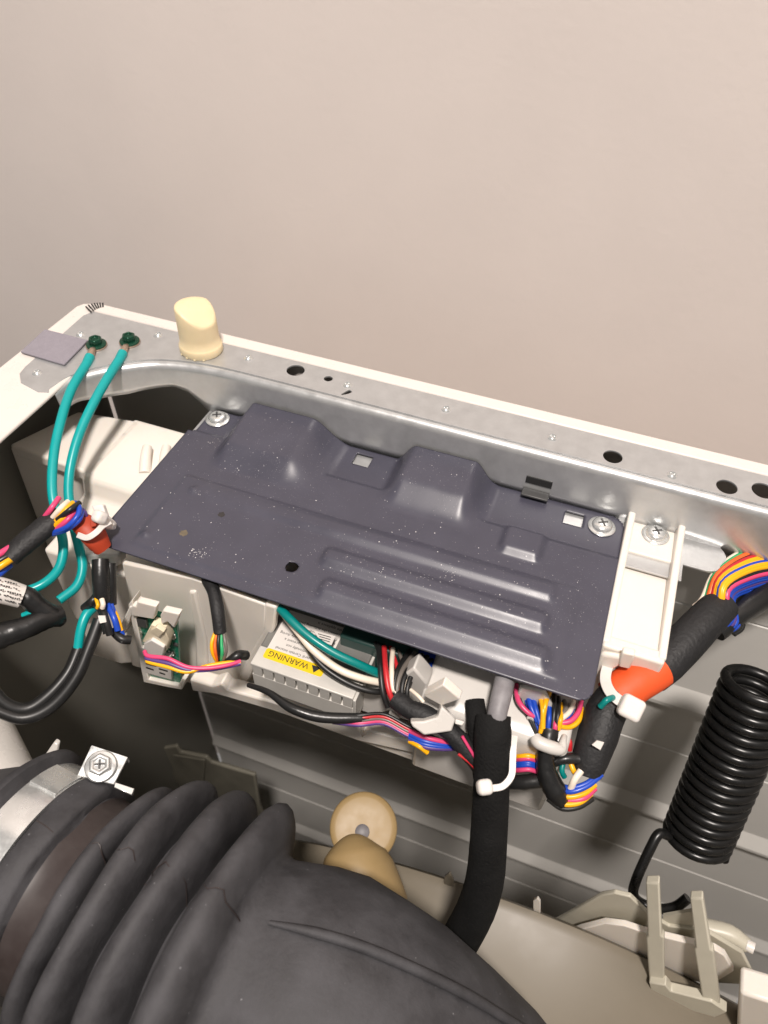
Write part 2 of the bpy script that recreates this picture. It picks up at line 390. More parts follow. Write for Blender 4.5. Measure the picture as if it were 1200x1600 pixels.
# ------------------------------------------------------------------ dark pressed cover
X0, X1, Y0, Y1 = 11.05, 37.55, -16.15, -3.75
def lr(t):
    t = max(0., min(1., t)); e = .12
    return (t * t / (2 * e) if t < e else (1 - e - (1 - t) ** 2 / (2 * e) if t > 1 - e else t - e / 2)) / (1 - e)
def ss(t): t = max(0., min(1., t)); return t * t * (3 - 2 * t)
def bx(x, y, x0, x1, y0, y1, wl, wr, wf, wb): return ss((x - x0 + wl) / wl) * ss((x1 + wr - x) / wr) * ss((y - y0 + wf) / wf) * ss((y1 + wb - y) / wb)
def bxl(x, y, x0, x1, y0, y1, wl, wr, wf, wb): return ss((x - x0 + wl) / wl) * ss((x1 + wr - x) / wr) * lr((y - y0 + wf) / wf) * ss((y1 + wb - y) / wb)
def H(x, y):
    h = -2.78
    tab = max(bx(x, y, 0, 13.1, -5.9, 9, 1, .7, .35, 1), bx(x, y, 20.9, 23.9, -6.55, 9, .8, .8, .35, 1), bx(x, y, 30.3, 60, -6.75, 9, .7, 1, .35, 1))
    h -= .2 * tab
    a = bx(x, y, 14.5, 18.3, -7.0, 9, 1.0, 2.2, 1.9, 1)
    h += 1.25 * a * (.62 + .38 * ss((y + 8) / 3.4))
    b_ = bx(x, y, 25.1, 28.6, -6.2, 9, 1.3, 1.3, 2.0, 1)
    h += 1.2 * b_ * (.66 + .34 * ss((y + 7.5) / 3))
    h += .34 * bxl(x, y, 31.7, 33.3, -8.5, -7.2, .55, .55, .55, .6)
    h += .10 * bx(x, y, 13.3, 35.7, -15.35, -10.0, .45, .6, .3, .25)
    fx = ss((x - 13) / 12)
    h += (.05 + .20 * fx) * bxl(x, y, 14.4, 34.5, -10.9, -10.55, .5, .6, .5, .75)
    h += .33 * bxl(x, y, 23.2, 34.5, -12.85, -12.5, .55, .6, .58, .75)
    h += .33 * bxl(x, y, 23.9, 34.9, -14.8, -14.45, .55, .7, .6, .75)
    for px, py in ((302, 766), (228, 835)):
        p = at(px, py, z=-2.7); q = ((x - p.x) ** 2 + (y - p.y) ** 2) / .05
        if q < 6: h += .16 * math.exp(-q)
    return h
def rear(x):
    """rear edge of the sheet: tabs stop on the ledge, bumps reach to the web"""
    return -3.78 if True else 0
DX = .11
nx = round((X1 - X0) / DX); ny = round((Y1 - Y0) / DX)
xs = [X0 + (X1 - X0) * i / nx for i in range(nx + 1)]; ys = [Y0 + (Y1 - Y0) * j / ny for j in range(ny + 1)]
R1 = .7
ch = []
for px, py, r in ((456, 886, .34),):
    p = at(px, py, z=-2.7); ch.append((p.x, p.y, r))
sq = []
for px, py in ((567, 719), (897, 811)):
    p = at(px, py, z=-2.98); sq.append((p.x - .55, p.y - .5, p.x + .5, p.y + .5))
def corner(x, y):
    for cx, cy, sx, sy, r in ((X0 + R1, Y0 + R1, -1, -1, R1), (X1 - R1, Y0 + R1, 1, -1, R1), (X1 - .8, Y1 - .8, 1, 1, .8), (X0 + .9, Y1 - .9, -1, 1, .9)):
        if (x - cx) * sx > 0 and (y - cy) * sy > 0: return cx, cy, r
    return None
def outside(x, y):
    c = corner(x, y)
    if c and math.hypot(x - c[0], y - c[1]) > c[2]: return True
    for a, b, r in ch:
        if math.hypot(x - a, y - b) < r: return True
    for a, b, c_, d in sq:
        if a < x < c_ and b < y < d: return True
    # the left edge steps in beside the screw tab
    return x < 11.4 and y > -6.3
g = M(); faces = []
for j in range(ny):
    for i in range(nx):
        if not outside((xs[i] + xs[i + 1]) / 2, (ys[j] + ys[j + 1]) / 2):
            a = j * (nx + 1) + i; faces.append((a, a + 1, a + nx + 2, a + nx + 1))
used = {}
def snap(x, y):
    for a, b, r in ch:
        d = math.hypot(x - a, y - b)
        if 0 < d < r + DX * .75: return (a + (x - a) / d * r, b + (y - b) / d * r) if d < r + DX * .5 else (x, y)
    c = corner(x, y)
    if c:
        d = math.hypot(x - c[0], y - c[1])
        if d > c[2] - DX * .45: return c[0] + (x - c[0]) / d * c[2], c[1] + (y - c[1]) / d * c[2]
    for a, b, c_, d_ in sq:
        if a - DX < x < c_ + DX and b - DX < y < d_ + DX:
            for e in (a, c_):
                if abs(x - e) < DX * .51: x = e
            for e in (b, d_):
                if abs(y - e) < DX * .51: y = e
    return x, y
for f in faces:
    ff = []
    for a in f:
        if a not in used:
            x, y = snap(xs[a % (nx + 1)], ys[a // (nx + 1)]); used[a] = len(g.v); g.v.append(Vector((x, y, H(x, y))))
        ff.append(used[a])
    g.f.append(tuple(ff))
cover = thing('board_cover', (24, -10, -3.0), 'dark grey pressed sheet metal cover plate sprinkled with white dust', 'cover plate')
cp = build('plate', g, 'cover', cover, solid=.10, ang=50)
for px, py, rr_, m in ((287, 833, .22, 'stain_tan'), (346, 804, .19, 'stain_brown')):
    p = at(px, py, z=-2.68); z0 = max(H(p.x + a, p.y + b) for a in (-.2, 0, .2) for b in (-.2, 0, .2))
    build('blemish', M().prism([(p.x + rr_ * (1 + .18 * math.sin(3 * k)) * math.cos(k * math.pi / 8), p.y + rr_ * (1 + .2 * math.sin(2 * k)) * math.sin(k * math.pi / 8), z0 + .006) for k in range(16)], (0, 0, -.03)), m, cover)
# lint and flakes lying on the sheet: crumbs, loose debris too many to count
g = M()
def crumb(x, y, s):
    z = H(x, y); a = random.random() * 6.28; e = random.uniform(.4, 1)
    u = Vector((math.cos(a), math.sin(a), 0)) * s; v = Vector((-math.sin(a), math.cos(a), 0)) * s * e
    c = Vector((x, y, z)); hgt = Vector((0, 0, s * .8))
    g.add([c - u - v * .3, c + v - u * .2, c + u + v * .2, c - v + u * .3, c + hgt], [(0, 3, 4), (3, 2, 4), (2, 1, 4), (1, 0, 4)])
for i in range(240):
    x = random.uniform(X0 + .6, X1 - .6); y = random.uniform(Y0 + .3, -8 if random.random() < .8 else -4.6)
    if not outside(x, y): crumb(x, y, random.choice((.012, .015, .018, .022, .04)))
for cx, cy, k, sp_ in ((308, 862, 46, .28), (703, 898, 16, .2), (660, 908, 12, .3), (748, 742, 14, .25), (330, 690, 10, .3), (590, 900, 8, .4)):
    p = at(cx, cy, z=-2.6)
    for i in range(k):
        x = p.x + random.gauss(0, sp_); y = p.y + random.gauss(0, sp_ * .8)
        if X0 < x < X1 and Y0 < y < Y1 - .1 and not outside(x, y): crumb(x, y, random.uniform(.014, .036))
tag(build('dust_crumbs', g, 'speck'), 'white crumbs and lint lying scattered on dark cover', 'dust', kind='stuff')

# ------------------------------------------------------------------ screws
def pan_screw(name, p, label, tilt=(0, 0, 1)):
    t = thing(name, p, label, 'screw', 'zinc screws round the cover')
    build('washer', M().lathe([(.74, 0), (.76, .04), (.72, .075), (.5, .09)], p, tilt, 32), 'zinc', t)
    hd = M().lathe([(.56, .06), (.57, .16), (.53, .26), (.44, .33), (.3, .37), (.02, .385)], p, tilt, 28)
    build('head', hd, 'zinc', t)
    q = Vector(p) + Vector(tilt) * .375
    cr = M()
    for a in (.5, .5 + math.pi / 2):
        m3 = Matrix.Rotation(a, 3, 'Z'); cr.box((-.28, -.055, -.03), (.28, .055, .025), m3, q)
    build('cross_slot', cr, 'chip', t)
    return t
s0 = pan_screw('screw', at(340, 655, z=-2.95), 'zinc cross head screw at the upper left corner of dark cover')
dup(s0, at(940, 823, z=-2.95), 'zinc cross head screw beside the square hole at right end of dark cover')
dup(s0, at(1024, 836, z=-3.0), 'zinc cross head screw sunk in the cream plastic mounting arm')

# ------------------------------------------------------------------ foam pad, standoff
fp = [at(70, 514, z=.25), at(137, 531, z=.25), at(100, 569, z=.25), at(32, 549, z=.25)]
tag(build('foam_pad', M().prism(fp, (0, 0, -.13)), 'foam', bevel=.03), 'grey foam square stuck over the left corner of the rim', 'foam pad')
c = at(315, 546, z=.1)
st = thing('standoff', c, 'cream plastic peg with slanted top standing on steel rail', 'standoff')
g = M(); rings = []
Pk = [(1.33, 0, 0), (1.38, .1, 0), (1.38, .45, 0), (1.33, .55, 0), (1.27, .6, 0), (1.25, 1.2, 0), (1.24, 2.0, 0)]
for r, h, _ in Pk: rings.append([c + Vector((r * math.cos(a * math.pi / 14), r * math.sin(a * math.pi / 14) * .92, h)) for a in range(28)])
for s, hh in ((1.0, 2.95), (.97, 3.06), (.9, 3.1), (.5, 3.1)):
    rg = []
    for a in range(28):
        x = math.cos(a * math.pi / 14) * s; y = math.sin(a * math.pi / 14) * s * .92
        k_ = x * .94 - y * .35
        cut = .85 * max(0., min(1., (k_ + .15) / 1.0)) ** 1.25
        rg.append(c + Vector((1.23 * x, 1.23 * y, hh - cut)))
    rings.append(rg)
g.loft(rings, True); build('peg', g, 'cream', st, ang=50)
g = M()
for k in range(4):
    a = math.radians(232 + 24 * k); q = c + Vector((1.33 * math.cos(a), 1.24 * math.sin(a), 0)); g.box((-.07, -.07, .0), (.07, .07, .1), Matrix.Rotation(a + math.pi / 2, 3, 'Z'), q)
build('foot', g, 'cream', st, bevel=.03)

# ------------------------------------------------------------------ earth wires with green screws
def earth(px, py, pts, labels, ang):
    p = at(px, py, z=.1)
    s = thing('earth_screw', p, labels[0], 'screw', 'green earth screws')
    build('flange', M().lathe([(.62, .1), (.62, .16), (.5, .2), (.42, .22)], p, seg=28), 'green_screw', s)
    build('hex_head', M().lathe([(.42, .2), (.44, .5), (.36, .58), (.26, .58), (.22, .46), (.02, .44)], p, seg=6), 'green_screw', s, bevel=.04)
    t = thing('earth_wire', p, labels[1], 'wire', 'teal earth wires')
    P = path(pts); rads = [7.4 * a[2] / F for a in pts]
    build('insulation', M().tube(P, rads, 16, 8), 'teal', t, ang=60)
    d = (P[0] - p).normalized(); dd = Vector((d.x, d.y, 0)).normalized()
    g = M().lathe([(.3, 0), (.66, 0), (.66, .09), (.3, .09)], p + Vector((0, 0, .0)), seg=28)
    build('ring_terminal', g, 'copper', t)
    g = M().tube([p + dd * .55 + Vector((0, 0, .1)), p + dd * .85 + Vector((0, 0, .18)), p.lerp(P[0], .75) + Vector((0, 0, .06)), P[0] + (P[1] - P[0]).normalized() * .3], [.16, .2, .25, .27], 12, 4)
    build('crimp_barrel', g, 'copper', t)
    build('collar', M().tube([p.lerp(P[0], .72) + Vector((0, 0, .06)), P[0] + (P[1] - P[0]).normalized() * .08], .30, 14, 1), 'teal', t)
earth(151, 540, [(137, 566, 45.1), (110, 612, 43.3), (92, 670, 41.8), (83, 720, 41.0), (82, 772, 40.4), (93, 820, 40.2), (99, 856, 40), (92, 888, 39.6), (68, 912, 39.0), (30, 928, 38.6)],
      ('green hex earth screw nearer the grey foam square', 'teal earth wire from the screw nearer the grey foam square'), 0)
earth(203, 535, [(188, 560, 45.4), (158, 608, 43.4), (128, 668, 42.2), (112, 720, 41.6), (107, 765, 41.4), (112, 806, 41.4), (122, 850, 41.8), (129, 885, 41.6), (120, 915, 41.2), (92, 938, 40.6)],
      ('green hex earth screw nearer the cream standoff peg', 'teal earth wire from the screw nearer the cream standoff peg'), 0)

# ------------------------------------------------------------------ white plastic electronics tray
tray = thing('electronics_tray', (20, -12, -13), 'milky white plastic tray under the dark cover holding the electronics', 'plastic tray')
# stepped left body
profl = [(-5.4, -4.0), (-10.7, -4.0), (-11.2, -4.25), (-11.5, -5.3), (-13.0, -5.35), (-13.4, -6.0), (-15.6, -6.05), (-15.6, -6.4), (-15.7, -12.9), (-5.4, -12.9)]
g = M().prism([(6.3, y, z) for y, z in profl], (13.9, 0, 0)); build('body', g, 'plastic', tray, bevel=.22, bseg=3)
g = M().prism([at(14, 694, z=-4.0), at(122, 642, z=-4.0), Vector((7.0, -5.5, -4.0)), Vector((7.0, -10.9, -4.0))], (0, 0, -.9)); build('wing', g, 'plastic', tray, bevel=.18, bseg=3)
build('side_wall', M().prism([at(16, 700, y=-10.3), Vector((6.3, -10.3, -4.6)), Vector((6.9, -10.3, -13)), at(190, 1030, y=-10.9), at(130, 1005, y=-10.9)], (0, .4, 0)), 'plastic', tray, bevel=.1)
# two little posts on the wing
for a in (232, 262):
    q = at(a, 706, z=-4.0); q2 = at(a - 6, 738, z=-4.0)
    build('post', M().tube([q + Vector((0, 0, .35)), q.lerp(q2, .5) + Vector((0, 0, .3)), q2 + Vector((0, 0, -.1))], [.3, .34, .38], 12, 4), 'plastic', tray)
# front shelf, ribs, pocket behind the heat sink
build('back_wall', M().box((20.2, -5.9, -12.9), (37.2, -5.4, -4.2)), 'plastic', tray)
build('floor', M().box((20.2, -16.9, -12.9), (37.2, -5.9, -12.4)), 'plastic', tray)
build('pocket_rib', slab([(413, 944), (432, 950), (428, 985), (404, 1030), (391, 1062), (372, 1078), (373, 1056), (384, 1032), (412, 984)], -16.05, .5), 'plastic', tray, bevel=.12)
build('front_panel', slab([(190, 880), (300, 904), (416, 946), (414, 986), (386, 1032), (376, 1078), (330, 1078), (206, 1040), (196, 1000), (200, 930)], -15.95, .3), 'plastic', tray, bevel=.1)
build('panel_rib', slab([(294, 925), (305, 925), (322, 1000), (326, 1062), (306, 1060), (304, 1000)], -16.1, .3), 'plastic', tray, bevel=.15, bseg=3)
build('bottom_lip', slab([(296, 1062), (330, 1072), (345, 1068), (355, 1078), (560, 1135), (566, 1150), (576, 1142), (704, 1175), (712, 1192), (560, 1158), (430, 1112), (338, 1085), (300, 1080)], -17.3, .9), 'plastic', tray, bevel=.12)
build('bottom_lip', slab([(704, 1176), (726, 1186), (748, 1196), (760, 1212), (745, 1210), (718, 1198), (704, 1192)], -17.2, .9), 'plastic', tray, bevel=.1)
build('foot_block', slab([(138, 1022), (150, 985), (190, 992), (206, 1000), (214, 1036), (190, 1038)], -15.9, 1.4), 'plastic', tray, bevel=.15)
build('cord_guide', slab([(128, 866), (184, 868), (186, 884), (170, 893), (132, 880)], -15.5, .8), 'nylon', tray, bevel=.15)
build('flap', slab([(122, 936), (147, 916), (150, 932), (132, 948)], -14.5, .6), 'plastic', tray, bevel=.08)
# grey filter box at right of the pocket
build('filter_box', M().prism([(29.9, y, z) for y, z in ((-9, -5.4), (-16.6, -5.4), (-17.3, -5.8), (-17.5, -6.6), (-17.4, -12.6), (-9, -12.6))], (7.4, 0, 0)), 'plastic_grey', tray, bevel=.25, bseg=3)
build('pocket_step', slab([(612, 1068), (646, 1044), (668, 1070), (662, 1110), (640, 1128), (612, 1118)], -16.6, 1), 'plastic_grey', tray, bevel=.12)
build('fin_bracket', slab([(558, 1080), (612, 1078), (612, 1110), (585, 1118), (556, 1108)], -17.0, 1.2), 'plastic_grey', tray, bevel=.1)
build('corner_post', slab([(798, 1118), (812, 1072), (850, 1080), (870, 1120), (838, 1190), (806, 1188)], -15.7, .3), 'plastic_grey', tray, bevel=.4, bseg=4)
build('ear', slab([(822, 1122), (830, 1120), (846, 1136), (842, 1150), (834, 1148)], -16.5, .2), 'nylon', tray, bevel=.06)
build('rear_corner', slab([(912, 1085), (938, 1022), (985, 1030), (955, 1050), (940, 1080), (918, 1100)], -12.9, .35), 'plastic', tray, bevel=.2)
# cable straps moulded on the tray
build('strap', slab([(608, 1112), (624, 1106), (630, 1112), (614, 1142), (602, 1138)], -17.8, .4), 'plastic_grey', tray, bevel=.06)
build('diamond_pad', slab([(661, 1087), (692, 1070), (719, 1093), (690, 1103)], -17.75, .5), 'plastic', tray, bevel=.06)
# mounting arm at right, screwed to the ledge
arm = M()
arm.box((37.75, -6.0, -3.45), (40.55, -2.7, -3.0)).box((37.75, -11.9, -4.1), (40.55, -6.0, -3.5))
build('mounting_arm', arm, 'plastic', tray, bevel=.12, bseg=3)
for xa, xb in ((37.55, 37.95), (40.25, 40.65)):
    build('arm_rib', M().prism([(xa, -2.55, -2.2), (xa, -2.55, -4.3), (xa, -12.2, -4.6), (xa, -12.2, -3.2)], (xb - xa, 0, 0)), 'plastic', tray, bevel=.12, bseg=3)
build('arm_wall', M().box((37.6, -12.45, -4.9), (40.6, -11.7, -3.25)), 'plastic', tray, bevel=.15, bseg=3)
build('tie_lug', slab([(972, 1020), (992, 1024), (990, 1032), (984, 1046), (966, 1042), (968, 1030)], -13.0, .4), 'plastic', tray, bevel=.08)

# ------------------------------------------------------------------ sensor board in a clip on the tray
sb = thing('sensor_board', at(240, 1030, y=-17.3), 'small green circuit board with cream connector clipped to tray front', 'circuit board')
YB = -17.5
build('holder', slab([(200, 945), (206, 938), (232, 1062), (278, 1072), (284, 1060), (290, 1062), (284, 1078), (262, 1074), (224, 1066)], YB, .8), 'plastic', sb, bevel=.06)
build('circuit_board', slab([(206, 948), (276, 966), (282, 1070), (226, 1058)], YB + .25, .16), 'pcb', sb)
build('clip', slab([(203, 952), (206, 946), (212, 948), (214, 940), (244, 948), (240, 968), (204, 962)], YB - .2, .4), 'plastic', sb, bevel=.07)
build('clip', slab([(250, 962), (254, 954), (280, 960), (272, 982), (262, 972), (252, 976)], YB - .2, .4), 'plastic', sb, bevel=.07)
build('arm', slab([(186, 982), (202, 948), (208, 950), (196, 990), (188, 990)], YB - .1, .9), 'plastic', sb, bevel=.06)
build('chip', slab([(204, 964), (228, 970), (230, 982), (208, 978)], YB + .05, .2), 'chip', sb, bevel=.03)
cn = build('connector', slab([(222, 1002), (236, 976), (256, 984), (264, 1000), (258, 1020), (242, 1012)], YB - .35, .6), 'ivory', sb, bevel=.05)
build('plug', slab([(224, 1006), (236, 1000), (256, 1012), (254, 1026), (246, 1030), (226, 1022)], YB - .55, .7), 'nylon', cn, bevel=.06)
g = slab([(234, 986), (244, 980), (256, 988), (248, 996)], YB - .5, .3); build('latch', g, 'ivory', cn, bevel=.04)
lb = build('label', slab([(214, 1010), (266, 1026), (268, 1062), (224, 1050)], YB - .02, .2), 'label_w', sb)
g = M()
for a, b, c_, d in ((248, 1044, 262, 1048), (249, 1050, 258, 1053), (228, 1036, 244, 1040), (228, 1042, 240, 1046)):
    g.prism([at(a, b, y=YB - .035), at(c_, d, y=YB - .035), at(c_, d + 2, y=YB - .035), at(a, b + 2, y=YB - .035)], (0, .01, 0))
build('print', g, 'ink', lb)
tb = None
for i in range(12):
    q = at(random.uniform(262, 276), 985 + i * 6.5, y=YB + .2)
    build('solder_joint', M().lathe([(.09, 0), (.08, .04), (.02, .07)], q, (0, -1, 0), 8), 'tin', sb)
for a, b, w_, h_, m in ((216, 996, 5, 4, 'tin'), (212, 1002, 6, 3, 'chip'), (218, 988, 4, 3, 'tin'), (264, 976, 5, 4, 'chip'), (258, 970, 4, 3, 'tin'), (268, 992, 5, 5, 'tin'), (270, 1006, 6, 3, 'chip'), (268, 1018, 4, 4, 'tin'), (272, 1034, 5, 14, 'chip'), (266, 984, 3, 3, 'tin')):
    build('component', slab([(a, b), (a + w_, b + w_ * .25), (a + w_ + h_ * .25, b + h_ + w_ * .25), (a + h_ * .25, b + h_)], YB + .13, .12), m, sb)
sw = thing('sensor_wires', at(300, 1040, y=-18), 'pink purple and yellow wires curving right from the small circuit board', 'wires')
for k, (m, oy, dd) in enumerate((('pink', 0, 0), ('purple', 7, .15), ('yellow', 13, .1))):
    wire('wire', [(226 + k * 3, 1018 + oy, 37.6), (232, 1025 + oy * .7, 37.3), (262, 1029 + oy, 37.1), (292, 1042 + oy * .6, 37.1), (322, 1044 + oy * .4 + (k == 2) * -8, 37.2 + dd), (352, 1040 + oy * .3 - (k == 2) * 8, 37.4 + dd), (376, 1033 + oy * .5 - (k == 2) * 5, 37.7)], 3.4, m, sw)

# lead that drops from under the cover
dl = thing('drop_lead', at(340, 985, d=37.5), 'black sleeved lead with coloured wires hanging below left half of cover', 'cable')
wire('sleeve', [(326, 905, 38.6), (334, 925, 37.9), (340, 955, 37.4), (344, 989, 37.4)], [12, 10, 10.5, 10], 'tape_matte', dl, seg=16)
for k, (m, x) in enumerate((('yellow', 331), ('orange_w', 336), ('black', 341), ('green', 346), ('grey_w', 352))):
    wire('wire', [(337 + k * 3, 986, 37.4), (x, 1004, 37.2 + .1 * (k % 2)), (x + 1, 1020, 37.3), (340 + k * 1.5, 1036, 37.8)], 2.8, m, dl)
wire('bundle', [(340, 1034, 37.9), (355, 1034, 37.8), (372, 1024, 37.8), (384, 1024, 38.4)], [5, 6, 8, 8], 'tape', dl)

# ------------------------------------------------------------------ heat sink module with warning label
hs = thing('heat_sink', (23.8, -15.5, -8.2), 'grey finned module with a yellow and white warning label on top', 'heat sink')
HX0, HX1, HYF, HZ = 21.05, 26.75, -17.85, -6.0
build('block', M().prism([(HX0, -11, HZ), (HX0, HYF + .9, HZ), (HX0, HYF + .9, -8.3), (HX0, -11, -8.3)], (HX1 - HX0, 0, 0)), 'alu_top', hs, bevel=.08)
for k in range(9):
    x = HX0 + .02 + k * (HX1 - HX0) / 9
    build('fin', M().box((x + .05, HYF - .25, HZ - 1.05), (x + (HX1 - HX0) / 9 - .06, HYF + .89, HZ - .12)), 'alu', hs, bevel=.03)
build('front_plate', M().box((HX0, HYF - .26, HZ - 2.4), (HX1, HYF + .89, HZ - 1.0)), 'alu', hs, bevel=.04)
build('top_edge', M().box((HX0, HYF - .27, HZ - .22), (HX1, HYF + .91, HZ + .004)), 'alu', hs, bevel=.05)
build('end_fin', M().prism([(HX1, HYF - .3, HZ - .1), (HX1, -15.2, HZ - .1), (HX1, -15.2, -8.3), (HX1, HYF - .3, -8.4)], (.16, 0, 0)), 'alu', hs, bevel=.04)
lc = at(504, 1046, z=HZ); LZ = HZ + .012
LX0, LX1, LY0, LY1 = HX0 + .42, HX0 + 3.75, HYF + .28, HYF + 3.5
wl = plate('warning_label', rr(LX0, LY0, LX1, LY1, .14), [], LZ, .012, 'label_w', hs, bev=0)
yl = plate('yellow_band', rr(LX0, LY0, LX1, LY0 + .62, .14), [], LZ + .008, .006, 'label_y', wl, bev=0)
def upside(ox, oy):
    return lambda u, v, h: Vector((ox - u, oy - v, LZ + .010 + h * .5))
text('lettering', 'WARNING', .47, upside(LX1 - .85, LY0 + .49), 'ink', wl)
g = M().prism([(LX1 - .22, LY0 + .50, LZ + .009), (LX1 - .74, LY0 + .50, LZ + .009), (LX1 - .48, LY0 + .10, LZ + .009)], (0, 0, .004)); build('warning_triangle', g, 'ink', wl)
for i, s in enumerate(('Shock Hazard: Certain internal', 'parts are intentionally not', 'grounded and may present a', 'risk of electric shock only during', 'servicing.', 'Service personnel - DO NOT', 'contact the following parts while', 'the appliance is')):
    text('lettering', s, .228, upside(LX1 - .1, LY0 + .86 + i * .315), 'ink', wl)
# darker capacitor box and its white stickers behind the module
cb = thing('capacitor_box', (25.5, -13, -6), 'dark teal box with white stickers behind the finned module', 'capacitor')
build('case', M().box((24.9, -15.4, -8.2), (29.0, -10.5, -5.2)), 'pcb_dark', cb, bevel=.12)
for pts in ([(490, 985), (524, 994), (518, 1008), (500, 1002)], [(504, 1012), (516, 1014), (514, 1024), (503, 1022)]):
    s_ = build('sticker', shelf(pts, -5.17, .02), 'label_w', cb); q = [at(*p_, z=-5.155) for p_ in pts]; g = M()
    for t_ in (.2, .45, .7):
        a = q[0].lerp(q[3], t_); b = q[1].lerp(q[2], t_); a2 = a.lerp(b, .15); b2 = a.lerp(b, .8); w_ = (q[3] - q[0]) * .08
        g.prism([a2, b2, b2 + w_, a2 + w_], (0, 0, .004))
    build('print', g, 'ink', s_)
tag(build('power_board', M().box((28.2, -15.6, -7.2), (31.5, -8, -6.9)).box((28.9, -15.2, -6.9), (30.0, -14.2, -5.6)), MT['blue']), 'blue component board glimpsed under front edge of cover', 'circuit board')

# loose wires crossing the module
def lone(name, label, pts, rpx, m, cat='wire', **k):
    return tag(wire(name, pts, rpx, m, **k), label, cat)
lone('earth_lead', 'teal wire crossing over the yellow and white warning label', [(428, 940, 38.2), (448, 962, 37.3), (480, 992, 36.8), (520, 1019, 36.6), (560, 1038, 36.7), (600, 1056, 37.3)], 7, 'teal_dark')
lone('neutral_lead', 'white wire running under the teal wire across the label', [(446, 962, 38), (464, 985, 37.4), (492, 1018, 37.1), (530, 1046, 36.8), (566, 1060, 36.8), (602, 1068, 37.2)], 6, 'white_w')
lone('live_lead', 'black wire lying along the edge of the warning label', [(470, 990, 37.9), (488, 1022, 37.3), (510, 1046, 37.0), (545, 1068, 36.8), (580, 1080, 36.8), (606, 1080, 37.2)], 5, 'black')
lone('under_lead', 'black cable passing below the finned module along tray lip', [(388, 1070, 37.6), (420, 1082, 36.9), (455, 1106, 36.3), (500, 1120, 36.2), (560, 1122, 36.3), (606, 1120, 36.8)], [4, 5, 8, 9, 8, 7], 'tape')
lw = thing('lip_wires', at(570, 1130, d=36.5), 'red and dark wires lying on the tray lip right of module', 'wires')
for k, (m, o) in enumerate((('red', 0), ('pink', 8), ('black', -4), ('grey_w', 4), ('purple', 11))):
    wire('wire', [(520, 1122 + o * .6, 36.6), (560, 1122 + o, 36.2), (600, 1120 + o, 36.4), (640, 1140 + o, 36.2), (690, 1160 + o * .7, 36.0)], 3, m, lw)
jb = thing('wire_cluster', at(630, 1050, d=36.5), 'red and black wires looping out under the middle of cover', 'wires')
for k, (m, xs_) in enumerate((('black', (592, 594, 598, 606)), ('red', (600, 602, 608, 620)), ('white_w', (614, 612, 616, 640)), ('black', (640, 622, 616, 630)), ('grey_w', (648, 628, 620, 628)), ('black', (660, 636, 628, 634)), ('black', (668, 645, 636, 640)))):
    wire('wire', [(xs_[0], 1008 + k * 3, 37.6), (xs_[1], 1040 + k * 2, 36.4), (xs_[2], 1080, 35.9), (xs_[3], 1105, 36.0)], 4.6 if k < 2 else 4, m, jb)
for k, (m, x0) in enumerate((('black', 586), ('red', 610), ('grey_w', 622), ('black', 632), ('white_w', 652), ('black', 676))):
    wire('wire', [(x0, 1004 + (x0 - 586) * .3, 37.9), ((x0 + 622) / 2 + 4 * (k % 3), 1042, 36.7 + .1 * k), (620 + 3 * k, 1082, 36.2), (628 + 3 * k, 1104, 36.1)], 3.2, m, jb, seg=8)
wire('sleeve', [(618, 1092, 36.0), (640, 1108, 35.6), (664, 1118, 35.4), (700, 1140, 35.3), (738, 1180, 35.2), (752, 1205, 35.4)], [16, 15, 17, 15, 16, 12], 'tape_matte', jb, seg=16, wob=.08)
wire('wire', [(642, 1078, 35.7), (654, 1088, 35.2), (662, 1097, 35.1)], 3, 'white_w', jb)
wire('wire', [(722, 1150, 34.6), (734, 1170, 34.6), (746, 1190, 34.7)], 2.5, 'pink', jb)
wire('wire', [(716, 1178, 34.9), (734, 1192, 34.9), (746, 1206, 35)], 2.2, 'red', jb)
hc = thing('cable_clamp', at(675, 1140, d=34.5), 'grey white hexagonal bent clip wrapped round the black sleeve', 'cable clip')
def dslab(pts, d, th):
    """polygon facing the camera side, at camera distance d, th deep away from the lens"""
    P = path(pts, d); n_ = (P[1] - P[0]).cross(P[2] - P[0]).normalized()
    if n_.dot(P[0] - CAM) < 0: n_ = -n_
    return M().prism(P, n_ * th)
build('band', dslab([(641, 1128), (662, 1127), (684, 1121), (690, 1103), (712, 1124), (706, 1143), (663, 1149), (645, 1136)], 34.4, .7), 'plastic_grey', hc, bevel=.08)
build('latch', dslab([(712, 1124), (726, 1128), (722, 1134), (711, 1131)], 34.4, .3), 'nylon', hc, bevel=.03)
lb2 = thing('loop_wires', at(670, 1160, d=36), 'blue pink and yellow wires passing under the hexagonal clip', 'wires')
for k, (m, o) in enumerate((('pink', -6), ('blue', 2), ('blue', 8), ('purple', 13), ('yellow', 14))):
    wire('wire', [(640, 1146 + o * .7, 36.2), (662, 1156 + o * .8, 35.8), (690, 1162 + o * .6, 35.8), (712, 1164 + o * .4, 36)] if m != 'yellow' else [(640, 1158, 36.2), (655, 1166, 35.8), (668, 1176, 35.9)], 4, m, lb2)

